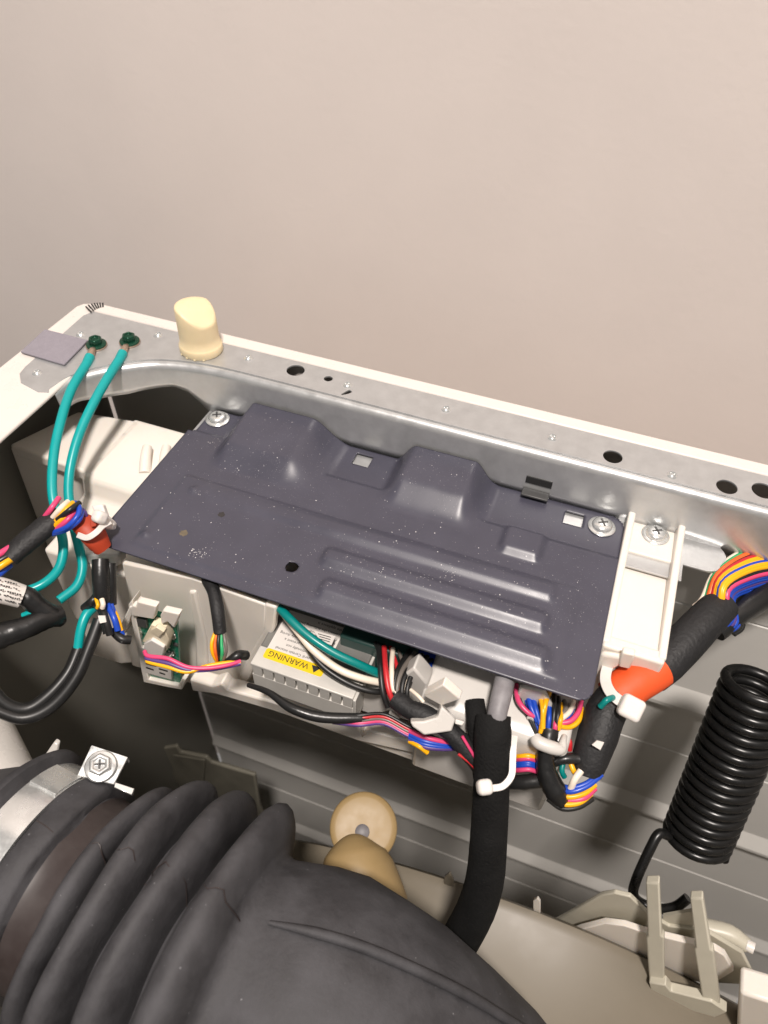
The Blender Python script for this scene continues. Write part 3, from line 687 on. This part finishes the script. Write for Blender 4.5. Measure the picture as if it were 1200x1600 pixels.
# ------------------------------------------------------------------ fleece covered conduit
cn = thing('fleece_conduit', at(760, 1280, d=36), 'thick black fleece wrapped conduit hanging with grey tube on top', 'conduit')
wire('sleeve', [(771, 1118, 34.3), (770, 1150, 34.1), (768, 1220, 34.6), (764, 1300, 36), (758, 1370, 38), (744, 1420, 40), (718, 1470, 42.5), (690, 1510, 44.5)], [27, 29, 28, 29, 30, 30, 30, 30], 'fleece', cn, seg=24, wob=.03)
wire('sleeve', [(742, 1094, 35.6), (746, 1130, 35.2), (752, 1190, 35.3), (758, 1250, 35.8)], [15, 17, 16, 14], 'fleece', cn, seg=16, wob=.05)
wire('inner_tube', [(790, 1056, 35.0), (785, 1080, 34.3), (778, 1110, 33.9), (775, 1128, 33.9)], [16, 16, 15.5, 15], 'grey_tube', cn, seg=20)
def tie(name, label, loop, wpx, head, hd, hsz):
    t = thing(name, at(*head, d=hd), label, 'cable tie', 'white nylon cable ties')
    P = path(loop); wd = wpx * loop[0][2] / F
    Ps, _ = smooth(P, [0] * len(P), 6); g = M(); rings = []
    for i, p in enumerate(Ps):
        tt = (Ps[min(i + 1, len(Ps) - 1)] - Ps[max(i - 1, 0)]).normalized(); nrm = (CAM - p).normalized(); b = tt.cross(nrm).normalized(); nrm = b.cross(tt)
        rings.append([p + b * wd + nrm * .07, p - b * wd + nrm * .07, p - b * wd - nrm * .07, p + b * wd - nrm * .07])
    g.loft(rings, True); build('strap', g, 'nylon', t, bevel=.02)
    p = at(*head, d=hd - .25); tt = (Ps[-1] - Ps[-4]).normalized(); nrm = (CAM - p).normalized(); b = tt.cross(nrm).normalized(); nrm = b.cross(tt)
    rot = Matrix((tt, b, nrm)).transposed(); s = hsz * hd / F
    build('head', M().box((-s, -s, -.35), (s, s, .35), rot, p), 'nylon', t, bevel=.22, bseg=4)
tie('cable_tie', 'white cable tie round the black fleece conduit', [(804, 1150, 34.3), (802, 1168, 33.9), (801, 1190, 33.7), (799, 1212, 33.5), (786, 1228, 33.3), (768, 1232, 33.2)], 5, (757, 1230), 33.1, 12)

# ------------------------------------------------------------------ coloured leads under the right corner, their clip and the lower bundle
cl = thing('corner_leads', at(850, 1110, d=35.5), 'multicoloured wires dropping under the right front corner of cover', 'wires')
for m, pts in (('pink', [(806, 1070, 36.3), (810, 1095, 35.5), (826, 1114, 35.2), (842, 1122, 35.2)]), ('blue', [(824, 1075, 36.2), (828, 1100, 35.4), (840, 1128, 35.1)]), ('blue', [(830, 1076, 36.2), (836, 1104, 35.3), (844, 1132, 35)]),
               ('yellow', [(840, 1080, 36), (848, 1105, 34.9), (848, 1138, 34.8)]), ('yellow', [(858, 1082, 36), (852, 1100, 34.9), (845, 1145, 34.9)]), ('blue', [(858, 1100, 35.6), (858, 1120, 35.1), (856, 1142, 35)]),
               ('black', [(866, 1085, 36), (866, 1110, 35.2), (862, 1150, 34.9)]), ('black', [(872, 1090, 36), (872, 1115, 35), (868, 1150, 34.9)]), ('yellow', [(876, 1100, 35.8), (876, 1122, 34.9), (872, 1140, 34.9)]),
               ('pink', [(866, 1120, 35.3), (868, 1132, 34.9), (866, 1146, 34.9)]), ('white_w', [(896, 1096, 36), (890, 1112, 35.2), (876, 1124, 35)]), ('pink', [(908, 1094, 36.2), (904, 1112, 35.4), (892, 1126, 35.1), (876, 1130, 35.1)]),
               ('blue', [(894, 1108, 35.8), (888, 1120, 35.4), (876, 1128, 35.3)]), ('yellow', [(908, 1106, 36.1), (904, 1126, 35.4), (890, 1136, 35.2), (872, 1134, 35)]), ('grey_w', [(882, 1096, 36), (884, 1108, 35.3), (876, 1120, 35.1)]), ('red', [(886, 1152, 35.4), (890, 1160, 35.2), (890, 1172, 35.3)])):
    wire('wire', pts, 4.2, m, cl)
for k in range(14):
    x0 = 808 + k * 6.6 + random.uniform(-2, 2); x1 = 838 + k * 2.6; m = random.choice(('yellow', 'blue', 'pink', 'black', 'white_w', 'purple', 'yellow', 'black', 'grey_w'))
    y0 = 1068 + (x0 - 806) * .3
    wire('wire', [(x0, y0, 36.6), (x0 + random.uniform(-3, 5), y0 + 24, 35.7), ((x0 + x1) / 2 + 3, 1122 + random.uniform(-4, 4), 35.35), (x1, 1148, 35.2)], 3.0, m, cl, seg=8)
wire('sleeve', [(858, 1140, 35.1), (856, 1160, 34.9), (852, 1185, 34.9), (856, 1210, 34.9), (868, 1236, 34.9), (880, 1256, 35)], [15, 15, 14, 16, 18, 10], 'tape', cl, seg=16, wob=.1)
cc = thing('wire_clip', at(860, 1160, d=34.4), 'grey white plastic hook clip holding the wires under the cover corner', 'cable clip')
build('hook', M().tube(path([(836, 1152, 34.5), (842, 1160, 34.3), (862, 1168, 34.2), (876, 1170, 34.3), (880, 1158, 34.5), (882, 1150, 34.8)]), [.28, .32, .32, .28, .16, .13], 14, 6, flat=1.0), 'plastic_grey', cc)
sl = thing('side_leads', at(814, 1195, d=35.6), 'pink and blue wires emerging right of the fleece conduit', 'wires')
for k, (m, y) in enumerate((('pink', 1186), ('blue', 1193), ('blue', 1196), ('pink', 1203), ('yellow', 1182))):
    wire('wire', [(796, y + 1, 36.2), (812, y, 35.5), (826, y - 1, 35.3), (838, y + 2, 35.4)], 4, m, sl)
wire('sleeve', [(796, 1222, 36), (820, 1222, 35.6), (846, 1218, 35.4), (858, 1208, 35.3)], [11, 12, 12, 10], 'tape', sl, wob=.1)
lo = thing('lower_loop', at(900, 1240, d=35.4), 'yellow and blue wires looping below the black taped harness', 'wires')
for m, pts in (('blue', [(872, 1232, 35), (892, 1237, 34.6), (918, 1228, 34.6), (940, 1210, 34.9)]), ('blue', [(874, 1228, 35.1), (895, 1231, 34.7), (920, 1222, 34.7), (936, 1206, 35)]), ('yellow', [(866, 1238, 35), (888, 1245, 34.7), (912, 1240, 34.7), (930, 1226, 35)]),
               ('pink', [(864, 1240, 35.2), (886, 1250, 34.9), (912, 1247, 34.8), (930, 1232, 35.1)]), ('yellow', [(860, 1242, 35), (880, 1256, 34.8), (905, 1254, 34.8), (924, 1240, 35)]), ('black', [(856, 1248, 35), (878, 1263, 34.9), (904, 1261, 34.9), (926, 1248, 35.2)]),
               ('white_w', [(908, 1204, 34.6), (898, 1218, 34.5), (892, 1232, 34.7)]), ('yellow', [(892, 1194, 35), (896, 1204, 34.9), (900, 1210, 35)]), ('teal_dark', [(880, 1190, 35.2), (878, 1205, 35.1), (882, 1214, 35.2)])):
    wire('wire', pts, 4.4 if m != 'white_w' else 5.5, m, lo)
wire('sleeve', [(856, 1196, 35.2), (880, 1186, 35.0), (905, 1186, 35.1)], [7, 8, 10], 'tape', lo, wob=.1)

# ------------------------------------------------------------------ right harness
rh = thing('right_harness', at(1000, 1050, d=37), 'thick black taped harness with orange tape at right of cover', 'wire harness')
wire('black_sleeve', [(1128, 944, 38.9), (1104, 968, 38.2), (1072, 1002, 37.6), (1040, 1034, 37.2), (1016, 1054, 36.9)], [27, 29, 31, 32, 31], 'tape_matte', rh, seg=28, wob=.012, flat=.9)
wire('orange_tape', [(1027, 1043, 37.0), (1012, 1053, 36.8), (988, 1068, 36.5), (958, 1092, 36.2)], [32.5, 32.5, 32.5, 32], 'orange', rh, seg=28, wob=.02, flat=.9)
wire('black_sleeve', [(968, 1082, 36.3), (948, 1110, 35.8), (934, 1150, 35.4), (922, 1186, 35.3), (916, 1208, 35.3)], [28, 31, 31, 28, 24], 'tape_matte', rh, seg=28, wob=.014, flat=.9)
build('label_patch', dslab([(925, 1164), (933, 1157), (944, 1160), (938, 1172)], 34.15, .06), 'label_w', rh)
cols = ['white_w', 'green', 'orange_w', 'black', 'red', 'yellow', 'yellow', 'blue', 'yellow', 'yellow', 'black', 'black', 'pink', 'blue', 'blue', 'purple', 'blue', 'blue', 'black', 'black']
nC = len(cols)
for k, m in enumerate(cols):
    t = k / (nC - 1)
    e0 = (1098 + 62 * t, 935 + 42 * t); e1 = (1118 + 30 * t, 893 + 48 * t); e2 = (1160 + 14 * t, 862 + 66 * t); e3 = (1204 + 8 * t, 853 + 66 * t)
    bulge = -1.3 * math.sin(math.pi * t) + random.uniform(-.12, .12)
    wire('wire', [(e0[0] - 14, e0[1] + 14, 38.9 + bulge * .35), (e0[0], e0[1], 39 + bulge * .55), (e1[0], e1[1], 39.6 + bulge), (e2[0], e2[1], 40.5 + bulge), (e3[0], e3[1], 41.4 + bulge), (e3[0] + 60, e3[1] + 2, 42.4 + bulge)], 4.6, m, rh, sub=5)
wire('black_sleeve', [(1120, 990, 38.8), (1150, 962, 39.2), (1180, 940, 40), (1215, 918, 41), (1260, 905, 42)], [14, 17, 20, 20, 20], 'tape', rh, seg=16, wob=.06)
lone('fork_lead', 'teal wire end showing below the orange tape collar', [(958, 1090, 35.0), (948, 1094, 34.7), (938, 1104, 34.9)], 5, 'teal_dark')
tie('cable_tie', 'white cable tie round the orange tape of right harness', [(962, 1020, 37.0), (950, 1040, 36.4), (946, 1062, 35.8), (954, 1082, 35.2), (970, 1096, 34.8), (984, 1104, 34.7)], 8, (986, 1106), 34.6, 18)

# ------------------------------------------------------------------ left harness and cords
lh = thing('left_harness', at(90, 830, d=38.5), 'black taped left harness with red orange tape beside teal wires', 'wire harness')
wire('black_sleeve', [(14, 872, 37.2), (40, 848, 37.6), (72, 822, 38.0), (96, 804, 38.3)], [17, 19, 19, 15], 'tape_matte', lh, seg=20, wob=.04, flat=.8)
for m, pts in (('pink', [(70, 808, 38.0), (82, 792, 37.8), (92, 778, 38.3)]), ('white_w', [(80, 812, 37.9), (95, 794, 37.6), (106, 784, 38.2)]), ('yellow', [(88, 814, 37.8), (104, 796, 37.6), (114, 786, 38.2)]),
               ('black', [(90, 812, 37.7), (110, 796, 37.4), (124, 786, 38.1)]), ('yellow', [(84, 824, 37.9), (98, 810, 37.6), (112, 800, 37.8)]), ('pink', [(88, 828, 37.9), (104, 814, 37.5), (120, 796, 37.9)]),
               ('blue', [(84, 832, 37.9), (104, 824, 37.4), (120, 808, 37.4), (124, 794, 37.8), (118, 786, 38.4)]), ('blue', [(82, 834, 38), (102, 828, 37.6), (122, 814, 37.5), (128, 800, 38)]), ('purple', [(124, 794, 38), (132, 802, 38.2), (134, 812, 38.4)])):
    wire('wire', pts, 4.4, m, lh)
for m, pts in (('pink', [(-30, 885, 36.6), (-4, 868, 36.8), (16, 856, 37.2), (30, 848, 37.5)]), ('black', [(-30, 892, 36.6), (0, 876, 36.8), (24, 862, 37.2)]), ('yellow', [(-34, 906, 36.6), (0, 885, 36.7), (26, 868, 37.2)]), ('blue', [(-30, 908, 36.7), (-4, 898, 36.9), (16, 882, 37.4)]), ('red', [(-30, 896, 36.8), (4, 876, 37.2), (24, 862, 37.5)])):
    wire('wire', pts, 5.6, m, lh)
wire('orange_tape', [(122, 812, 38.4), (138, 826, 38.3), (150, 842, 38.3), (162, 858, 38.6)], [17, 20, 19, 14], 'rust_tape', lh, seg=18, wob=.06, flat=.7)
build('tape_fold', dslab([(140, 812), (152, 808), (150, 822), (142, 824)], 37.7, .2), 'rust_tape', lh, bevel=.03)
wire('down_sleeve', [(157, 874, 38.9), (158, 900, 38.8), (160, 930, 38.9), (158, 950, 39)], [13, 14, 14, 11], 'tape', lh, seg=16, wob=.05)
wire('down_sleeve', [(172, 880, 39.2), (172, 915, 39.1), (174, 945, 39.2)], [9, 10, 8], 'tape', lh, seg=14, wob=.05)
tie('cable_tie', 'white cable tie round the red orange tape of left harness', [(172, 815, 38.2), (160, 822, 37.8), (150, 832, 37.4), (136, 840, 37.4), (122, 836, 37.8)], 4.5, (156, 808), 37.9, 10)
build('clip_tab', dslab([(142, 790), (160, 788), (166, 806), (178, 818), (176, 828), (160, 826), (150, 806)], 38.6, .5), 'nylon', lh, bevel=.08)
ps = thing('printed_sleeve', at(10, 925, d=37), 'white printed paper sleeve on a black cord at left edge', 'sleeve')
wire('paper', [(-40, 915, 36.6), (0, 922, 36.9), (34, 932, 37.4)], [21, 21, 19], 'label_w', ps, seg=20, flat=.9)
g = M()
for r_ in range(5):
    x = -10
    while x < 32:
        wd = random.uniform(1, 3.2); y = 905 + r_ * 7.5 + x * .25 + random.uniform(-.6, .6); h_ = random.uniform(1.6, 2.6)
        dd = 36.15 + x * .012 + abs(r_ - 2) * .1
        g.prism([at(x, y, d=dd), at(x + wd, y + wd * .25, d=dd), at(x + wd, y + h_ + wd * .25, d=dd), at(x, y + h_, d=dd)], (0, .02, -.02)); x += wd + random.choice((1.2, 1.6, 2, 6))
build('print', g, 'ink', ps)
tag(wire('taped_cord', [(30, 930, 37.4), (44, 934, 37.6), (62, 950, 37.9), (84, 964, 38.3), (96, 970, 38.8)], [14, 17, 16, 16, 10], 'tape', seg=18, wob=.1), 'black taped cord emerging from the white printed sleeve', 'cord')
tag(wire('taped_cord', [(-40, 1016, 36.2), (0, 994, 36.8), (30, 984, 37.2), (64, 970, 37.8), (96, 958, 38.6)], [20, 20, 18, 17, 14], 'tape', seg=18, wob=.1), 'glossy black taped cord below the white printed sleeve', 'cord')
lone('earth_stub', 'teal wire stub peeping between the two taped cords', [(36, 962, 37.6), (52, 956, 37.6), (70, 952, 38)], 5, 'teal')
lone('earth_branch', 'teal wire going into black sleeve below the red orange tape', [(148, 946, 39.4), (134, 962, 39), (126, 985, 38.8), (122, 1012, 38.8)], [9, 8, 7.5, 7.5], 'teal')
lone('looped_cord', 'black cord looping left below the teal wire branch', [(124, 1012, 38.9), (106, 1052, 38.5), (74, 1088, 38), (40, 1108, 37.6), (4, 1096, 37.2), (-30, 1050, 37)], 10, 'black', cat='cord')
lone('looped_cord', 'black cord looping outermost from the junction beside the tray', [(156, 968, 39), (140, 1010, 38.6), (118, 1060, 38.2), (80, 1104, 37.8), (36, 1122, 37.4), (-10, 1108, 37)], 10, 'black', cat='cord')
jn = thing('wire_junction', at(165, 960, d=38.8), 'knot of black blue and yellow wires left of small circuit board', 'wires')
for m, pts, r_ in (('black', [(148, 940, 39), (160, 955, 38.6), (168, 990, 38.5)], 7), ('black', [(156, 940, 39), (164, 965, 38.3), (172, 992, 38.4)], 6), ('blue', [(168, 945, 38.9), (178, 965, 38.5), (184, 985, 38.6)], 5), ('yellow', [(176, 950, 39), (184, 965, 38.7), (190, 985, 38.8)], 3), ('blue', [(174, 945, 39), (182, 968, 38.7), (192, 992, 38.9)], 4), ('black', [(176, 985, 38.9), (190, 998, 38.7), (204, 1000, 38.9)], 7), ('yellow', [(150, 935, 38.6), (153, 945, 38.4), (152, 950, 38.5)], 3), ('white_w', [(159, 936, 38.3), (161, 944, 38.2), (160, 950, 38.3)], 4), ('black', [(132, 950, 39.2), (144, 940, 38.8), (152, 930, 39)], 7)):
    wire('wire', pts, r_, m, jn)
build('tag', dslab([(153, 962), (164, 962), (166, 972), (156, 974)], 38.0, .08), 'label_w', jn)

# ------------------------------------------------------------------ suspension spring
SA = at(1189, 1066, d=41.6); SB = at(1086, 1316, d=46.7)
ax = (SB - SA).normalized(); ref = Vector((1, 0, 0)); u = (ref - ax * ref.dot(ax)).normalized(); v = ax.cross(u)
spg = thing('suspension_spring', SB, 'black coil spring hooked to the tub at right edge', 'spring')
turns = 18; NP = turns * 26; rad = 1.80; wr = .31; Ln = (SB - SA).length
g = M(); pts = []
for i in range(NP + 1):
    a = 2 * math.pi * i / 26 + .4
    pts.append(SA + ax * (Ln * i / NP) + (u * math.cos(a) + v * math.sin(a)) * rad)
g.tube(pts, wr, 10, 1); build('coil', g, 'spring', spg, ang=70)
hk = [pts[-1] - ax * 0, at(1062, 1330, d=49.2), at(1046, 1306, d=46.0), at(1030, 1303, d=45.8), at(1016, 1326, d=45.7), at(994, 1375, d=45.8), at(990, 1398, d=46), at(1004, 1412, d=46), at(1030, 1420, d=45.6), at(1055, 1417, d=45.2), at(1075, 1403, d=44.9)]
build('hook', M().tube(hk[2:], [wr] * len(hk[2:]), 12, 6), 'spring', spg, ang=70)

# ------------------------------------------------------------------ tub
tub = thing('wash_tub', (42, -30, -50), 'beige plastic wash tub below with spring bracket', 'wash tub')
TC = (40.0, -62.0); TR = 36.0
g = M(); rings = []
for y, r in ((-17.6, TR - 6), (-17.6, TR - .5), (-17.9, TR), (-18.6, TR), (-19, TR - .25), (-24, TR - .25), (-40, TR - .25), (-60, TR - .25)):
    rings.append([(TC[0] + r * math.cos(2 * math.pi * k / 120), y, TC[1] + r * math.sin(2 * math.pi * k / 120)) for k in range(120)])
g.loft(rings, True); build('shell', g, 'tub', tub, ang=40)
def tilted(pts, th):
    """outline with its own depth per corner"""
    return M().prism([at(a, b, y=c) for a, b, c in pts], (0, th, 0))
build('gusset', slab([(866, 1440), (905, 1419), (940, 1399), (960, 1396), (985, 1402), (1012, 1428), (1045, 1448), (1100, 1454), (1160, 1490), (1185, 1540), (1010, 1530), (900, 1470)], -16.8, .3), 'bracket', tub, bevel=.08)
build('gusset', slab([(868, 1468), (905, 1453), (945, 1443), (975, 1447), (1005, 1457), (1082, 1476), (1116, 1484), (1132, 1494), (1146, 1518), (1110, 1540), (1008, 1510), (940, 1490)], -17.6, .4), 'plastic', tub, bevel=.06)
for q in ([(1009, 1380), (1030, 1380), (1038, 1560), (1016, 1556)], [(1078, 1404), (1098, 1404), (1126, 1578), (1098, 1566)]):
    ((a0, b0), (a1, b1), (a2, b2), (a3, b3)) = q
    mid = lambda p, q_, t: (p[0] + (q_[0] - p[0]) * t, p[1] + (q_[1] - p[1]) * t)
    l_ = mid(q[0], q[3], .46); r_ = mid(q[1], q[2], .46)
    build('spring_bracket', tilted([(a0, b0, -16.9), (a1, b1, -16.9), (r_[0], r_[1], -18.3), (r_[0] + 4, r_[1] + 4, -18.35), (a2, b2, -19.3), (a3, b3, -19.3), (l_[0] - 3, l_[1] + 4, -18.35), (l_[0], l_[1], -18.3)], .5), 'bracket', tub, bevel=.1, bseg=3)
build('bracket_foot', tilted([(1014, 1536, -19.35), (1040, 1540, -19.35), (1048, 1550, -19.35), (1112, 1566, -19.35), (1136, 1582, -19.4), (1118, 1590, -19.4), (1020, 1562, -19.4)], .6), 'bracket', tub, bevel=.08)
build('bracket_web', slab([(1036, 1432), (1082, 1424), (1090, 1478), (1040, 1464)], -16.6, .2), 'bracket', tub)
build('pin', M().tube([at(1100, 1450, d=46.5), at(1140, 1460, d=46), at(1168, 1478, d=45.6)], [.6, .6, .45], 16, 3), 'bracket', tub)
build('pin_tip', M().tube([at(1166, 1476, d=45.5), at(1178, 1482, d=45.3)], .36, 12, 1), 'nylon', tub)
build('block', slab([(1156, 1552), (1220, 1572), (1220, 1640), (1150, 1630)], -19.5, 1.5), 'plastic', tub, bevel=.2)
build('fin', slab([(833, 1424), (833, 1408), (840, 1404), (844, 1410), (844, 1440)], -17.8, .2), 'plastic', tub, bevel=.04)
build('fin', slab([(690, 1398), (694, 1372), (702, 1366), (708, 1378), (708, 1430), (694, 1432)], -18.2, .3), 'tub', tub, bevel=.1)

# sump cover deep behind the hose, its dark colour standing in for shade
sc = thing('sump_cover', at(290, 1230, y=-12), 'dull olive stepped plastic housing in shadow behind the hose', 'housing')
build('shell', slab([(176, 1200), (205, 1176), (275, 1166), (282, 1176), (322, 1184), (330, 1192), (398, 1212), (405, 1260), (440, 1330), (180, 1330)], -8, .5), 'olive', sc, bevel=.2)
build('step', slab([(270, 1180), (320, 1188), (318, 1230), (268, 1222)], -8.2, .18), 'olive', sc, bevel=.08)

# ------------------------------------------------------------------ cream elbow with disc
ek = thing('cream_nozzle', at(560, 1340, d=47), 'cream plastic nozzle with round flange behind the rubber hose', 'nozzle')
ctr = at(568, 1293, d=48.0); axn = (CAM - ctr).normalized() * .85 + Vector((.05, -.1, .9)) * .25
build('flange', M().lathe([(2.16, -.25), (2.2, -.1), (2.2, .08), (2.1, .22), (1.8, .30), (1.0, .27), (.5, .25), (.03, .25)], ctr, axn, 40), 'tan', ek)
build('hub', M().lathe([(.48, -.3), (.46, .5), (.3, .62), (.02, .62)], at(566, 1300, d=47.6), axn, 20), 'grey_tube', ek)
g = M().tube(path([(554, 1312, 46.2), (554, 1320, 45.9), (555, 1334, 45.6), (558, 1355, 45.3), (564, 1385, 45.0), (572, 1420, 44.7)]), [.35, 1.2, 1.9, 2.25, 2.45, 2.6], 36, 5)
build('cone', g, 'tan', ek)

# ------------------------------------------------------------------ rubber bellows hose
hz = Vector((20, -29.68, -13.65)); hn = Vector((1, -.06, -.07)).normalized()
hose = thing('bellows_hose', hz + Vector((0, 0, -7)), 'dark chalky corrugated rubber hose curving down in the foreground', 'hose')
def hosepath():
    """axis points with radius along the hose"""
    pr = [(-10.5, 3.9), (-8.7, 4.4), (-8.5, 5.2), (-8.1, 5.75), (-7.7, 5.75), (-7.4, 5.0), (-5.75, 5.0), (-5.65, 5.3), (-5.45, 5.45), (-4.9, 5.46), (-4.4, 5.45), (-4.22, 5.3), (-4.18, 4.8), (-3.9, 4.72), (-2.8, 4.85)]
    for c_, R0, hw, dp in ((-2.05, 6.3, .55, 1.3), (-.35, 7.42, .80, 2.3), (1.8, 7.85, .92, 2.6)):
        for a in range(-5, 6):
            t = a / 5; pr.append((c_ + hw * math.sin(t * math.pi / 2), R0 - dp * (1 - math.cos(t * math.pi / 2)) ** 1.15 - (.25 if t > .9 and c_ < -1 else 0)))
    for a in range(-5, 5):
        t = a / 5; pr.append((4.05 + 1.0 * math.sin(t * math.pi / 2), 8.15 - (2.7 if a < 0 else 2.2) * (1 - math.cos(t * math.pi / 2))))
    return pr
PR = hosepath()
def axis(t):
    """straight up to t=5, then an elbow bending down"""
    if t <= 4.8: return hz + hn * t, hn
    s = (t - 4.8); Rb = 17.0; an = min(s / Rb, 1.25); dn = Vector((.05, -.02, -1)); dn = (dn - hn * dn.dot(hn)).normalized()
    p = hz + hn * 4.8 + hn * (Rb * math.sin(an)) + dn * (Rb * (1 - math.cos(an)))
    return p, (hn * math.cos(an) + dn * math.sin(an)).normalized()
PR += [(5.15, 6.1), (5.5, 6.0), (6.2, 6.2), (7.4, 6.65), (9, 7.0), (11, 7.05), (13, 7.0), (16, 6.8), (19, 6.7), (22, 6.6)]
SEG = 112
def ringpt(t, r, a, jit=0.):
    p, n_ = axis(t); uu = Vector((0, 1, 0)); uu = (uu - n_ * uu.dot(n_)).normalized(); vv = n_.cross(uu)
    if vv.z < 0: vv = -vv
    return p + (uu * math.cos(a) + vv * math.sin(a)) * r
g = M(); rings = []
for t, r in PR:
    rings.append([ringpt(t + .07 * math.sin(5 * 2 * math.pi * k / SEG + t), r * (1 + .006 * math.sin(3 * 2 * math.pi * k / SEG + t * 2)), 2 * math.pi * k / SEG) for k in range(SEG)])
g.loft(rings, True); build('bellows', g, 'rubber', hose, ang=70)
g = M().loft([[ringpt(t, rr_, 2 * math.pi * k / SEG) for k in range(SEG)] for t, rr_ in ((-4.14, 4.82), (-3.9, 4.78), (-3.3, 4.82), (-2.78, 4.92))], False)
build('smooth_collar', g, 'rubber_smooth', hose, ang=70)
# parting seam across the corrugations, raised rib on the elbow
g = M(); a0 = math.radians(64)
ribp_ = [ringpt(t, r + .12, math.radians(74 - 1.5 * (t - 5))) for t, r in ((6.0, 6.1), (7.4, 6.65), (9, 7.0), (11, 7.05), (13, 7.0), (16, 6.8))]
build('seam_rib', M().tube(ribp_, [.1, .22, .24, .24, .24, .2], 10, 6), 'rubber', hose)
g = M()
sm = [ringpt(t, r + .012, math.radians(78) + .02 * math.sin(t * 7)) for t, r in PR[8:] if t < 5.2]
build('parting_line', M().tube(sm, .028, 6, 1), 'rubber_smooth', hose)
# clamp
cp_ = thing('hose_clamp', hz + hn * -5.4 + Vector((0, 0, 5)), 'shiny steel band clamp with hex bolt round the hose end', 'hose clamp')
g = M(); rings = []
for t, r in ((-7.35, 5.05), (-7.35, 5.28), (-6.5, 5.34), (-5.72, 5.28), (-5.72, 5.05)):
    rings.append([ringpt(t, r, 2 * math.pi * k / 96) for k in range(96)])
g.loft(rings, False, True); build('band', g, 'zinc', cp_, ang=30)
build('band_overlap', M().loft([[ringpt(t, r, math.radians(a)) for t, r in ((-7.3, 5.3), (-7.3, 5.42), (-5.78, 5.42), (-5.78, 5.3))] for a in range(40, 64, 3)]), 'zinc', cp_, ang=30, bevel=.02)
lug = path([(143, 1164, 38.2), (200, 1183, 38.2), (178, 1226, 37.4), (120, 1212, 37.4)]); ln = (lug[1] - lug[0]).cross(lug[2] - lug[0]).normalized()
if ln.dot(CAM - lug[0]) < 0: ln = -ln
build('lug', M().prism(lug, -ln * .18), 'zinc', cp_, bevel=.04)
build('lug_fold', M().prism([lug[0], lug[1], lug[1] + (lug[1] - lug[2]).normalized() * .02 - ln * .9, lug[0] - ln * .9 + (lug[1] - lug[2]).normalized() * .02], (lug[2] - lug[1]).normalized() * .16), 'zinc', cp_, bevel=.03)
bc = at(158, 1198, d=37.7)
bl = build('bolt', M().lathe([(.78, .02), (.8, .1), (.74, .18), (.55, .22)], bc, ln, 32), 'zinc', cp_)
build('hex_head', M().lathe([(.56, .2), (.58, .52), (.5, .6), (.38, .6), (.33, .54), (.02, .53)], bc, ln, 6), 'zinc', bl, bevel=.04)
g = M()
uu = (lug[1] - lug[0]).normalized(); vv = ln.cross(uu); rot = Matrix((uu, vv, ln)).transposed()
for a in (.4, .4 + math.pi / 2): g.box((-.25, -.05, -.04), (.25, .05, .03), rot @ Matrix.Rotation(a, 3, 'Z'), bc + ln * .54)
build('cross_slot', g, 'chip', bl)
build('tongue', M().prism(path([(180, 1222, 37.6), (210, 1232, 37.6), (206, 1242, 37.4), (178, 1230, 37.4)]), -ln * .3), 'zinc', cp_, bevel=.03)
# white inlet spout at the far left
isp = thing('inlet_spout', at(0, 1190, d=39), 'pale plastic spout entering the hose at left edge', 'spout')
build('tube', M().tube(path([(-150, 985, 43), (-75, 1115, 41), (-28, 1205, 39.6), (0, 1265, 38.8), (20, 1300, 38.4)]), [2.4, 2.4, 2.35, 2.3, 2.3], 40, 6), 'plastic_grey', isp)
build('rib', M().prism(path([(62, 1200), (70, 1180), (84, 1160), (90, 1164), (84, 1196)], 42), (0, .3, 0)), 'plastic_grey', isp, bevel=.05)
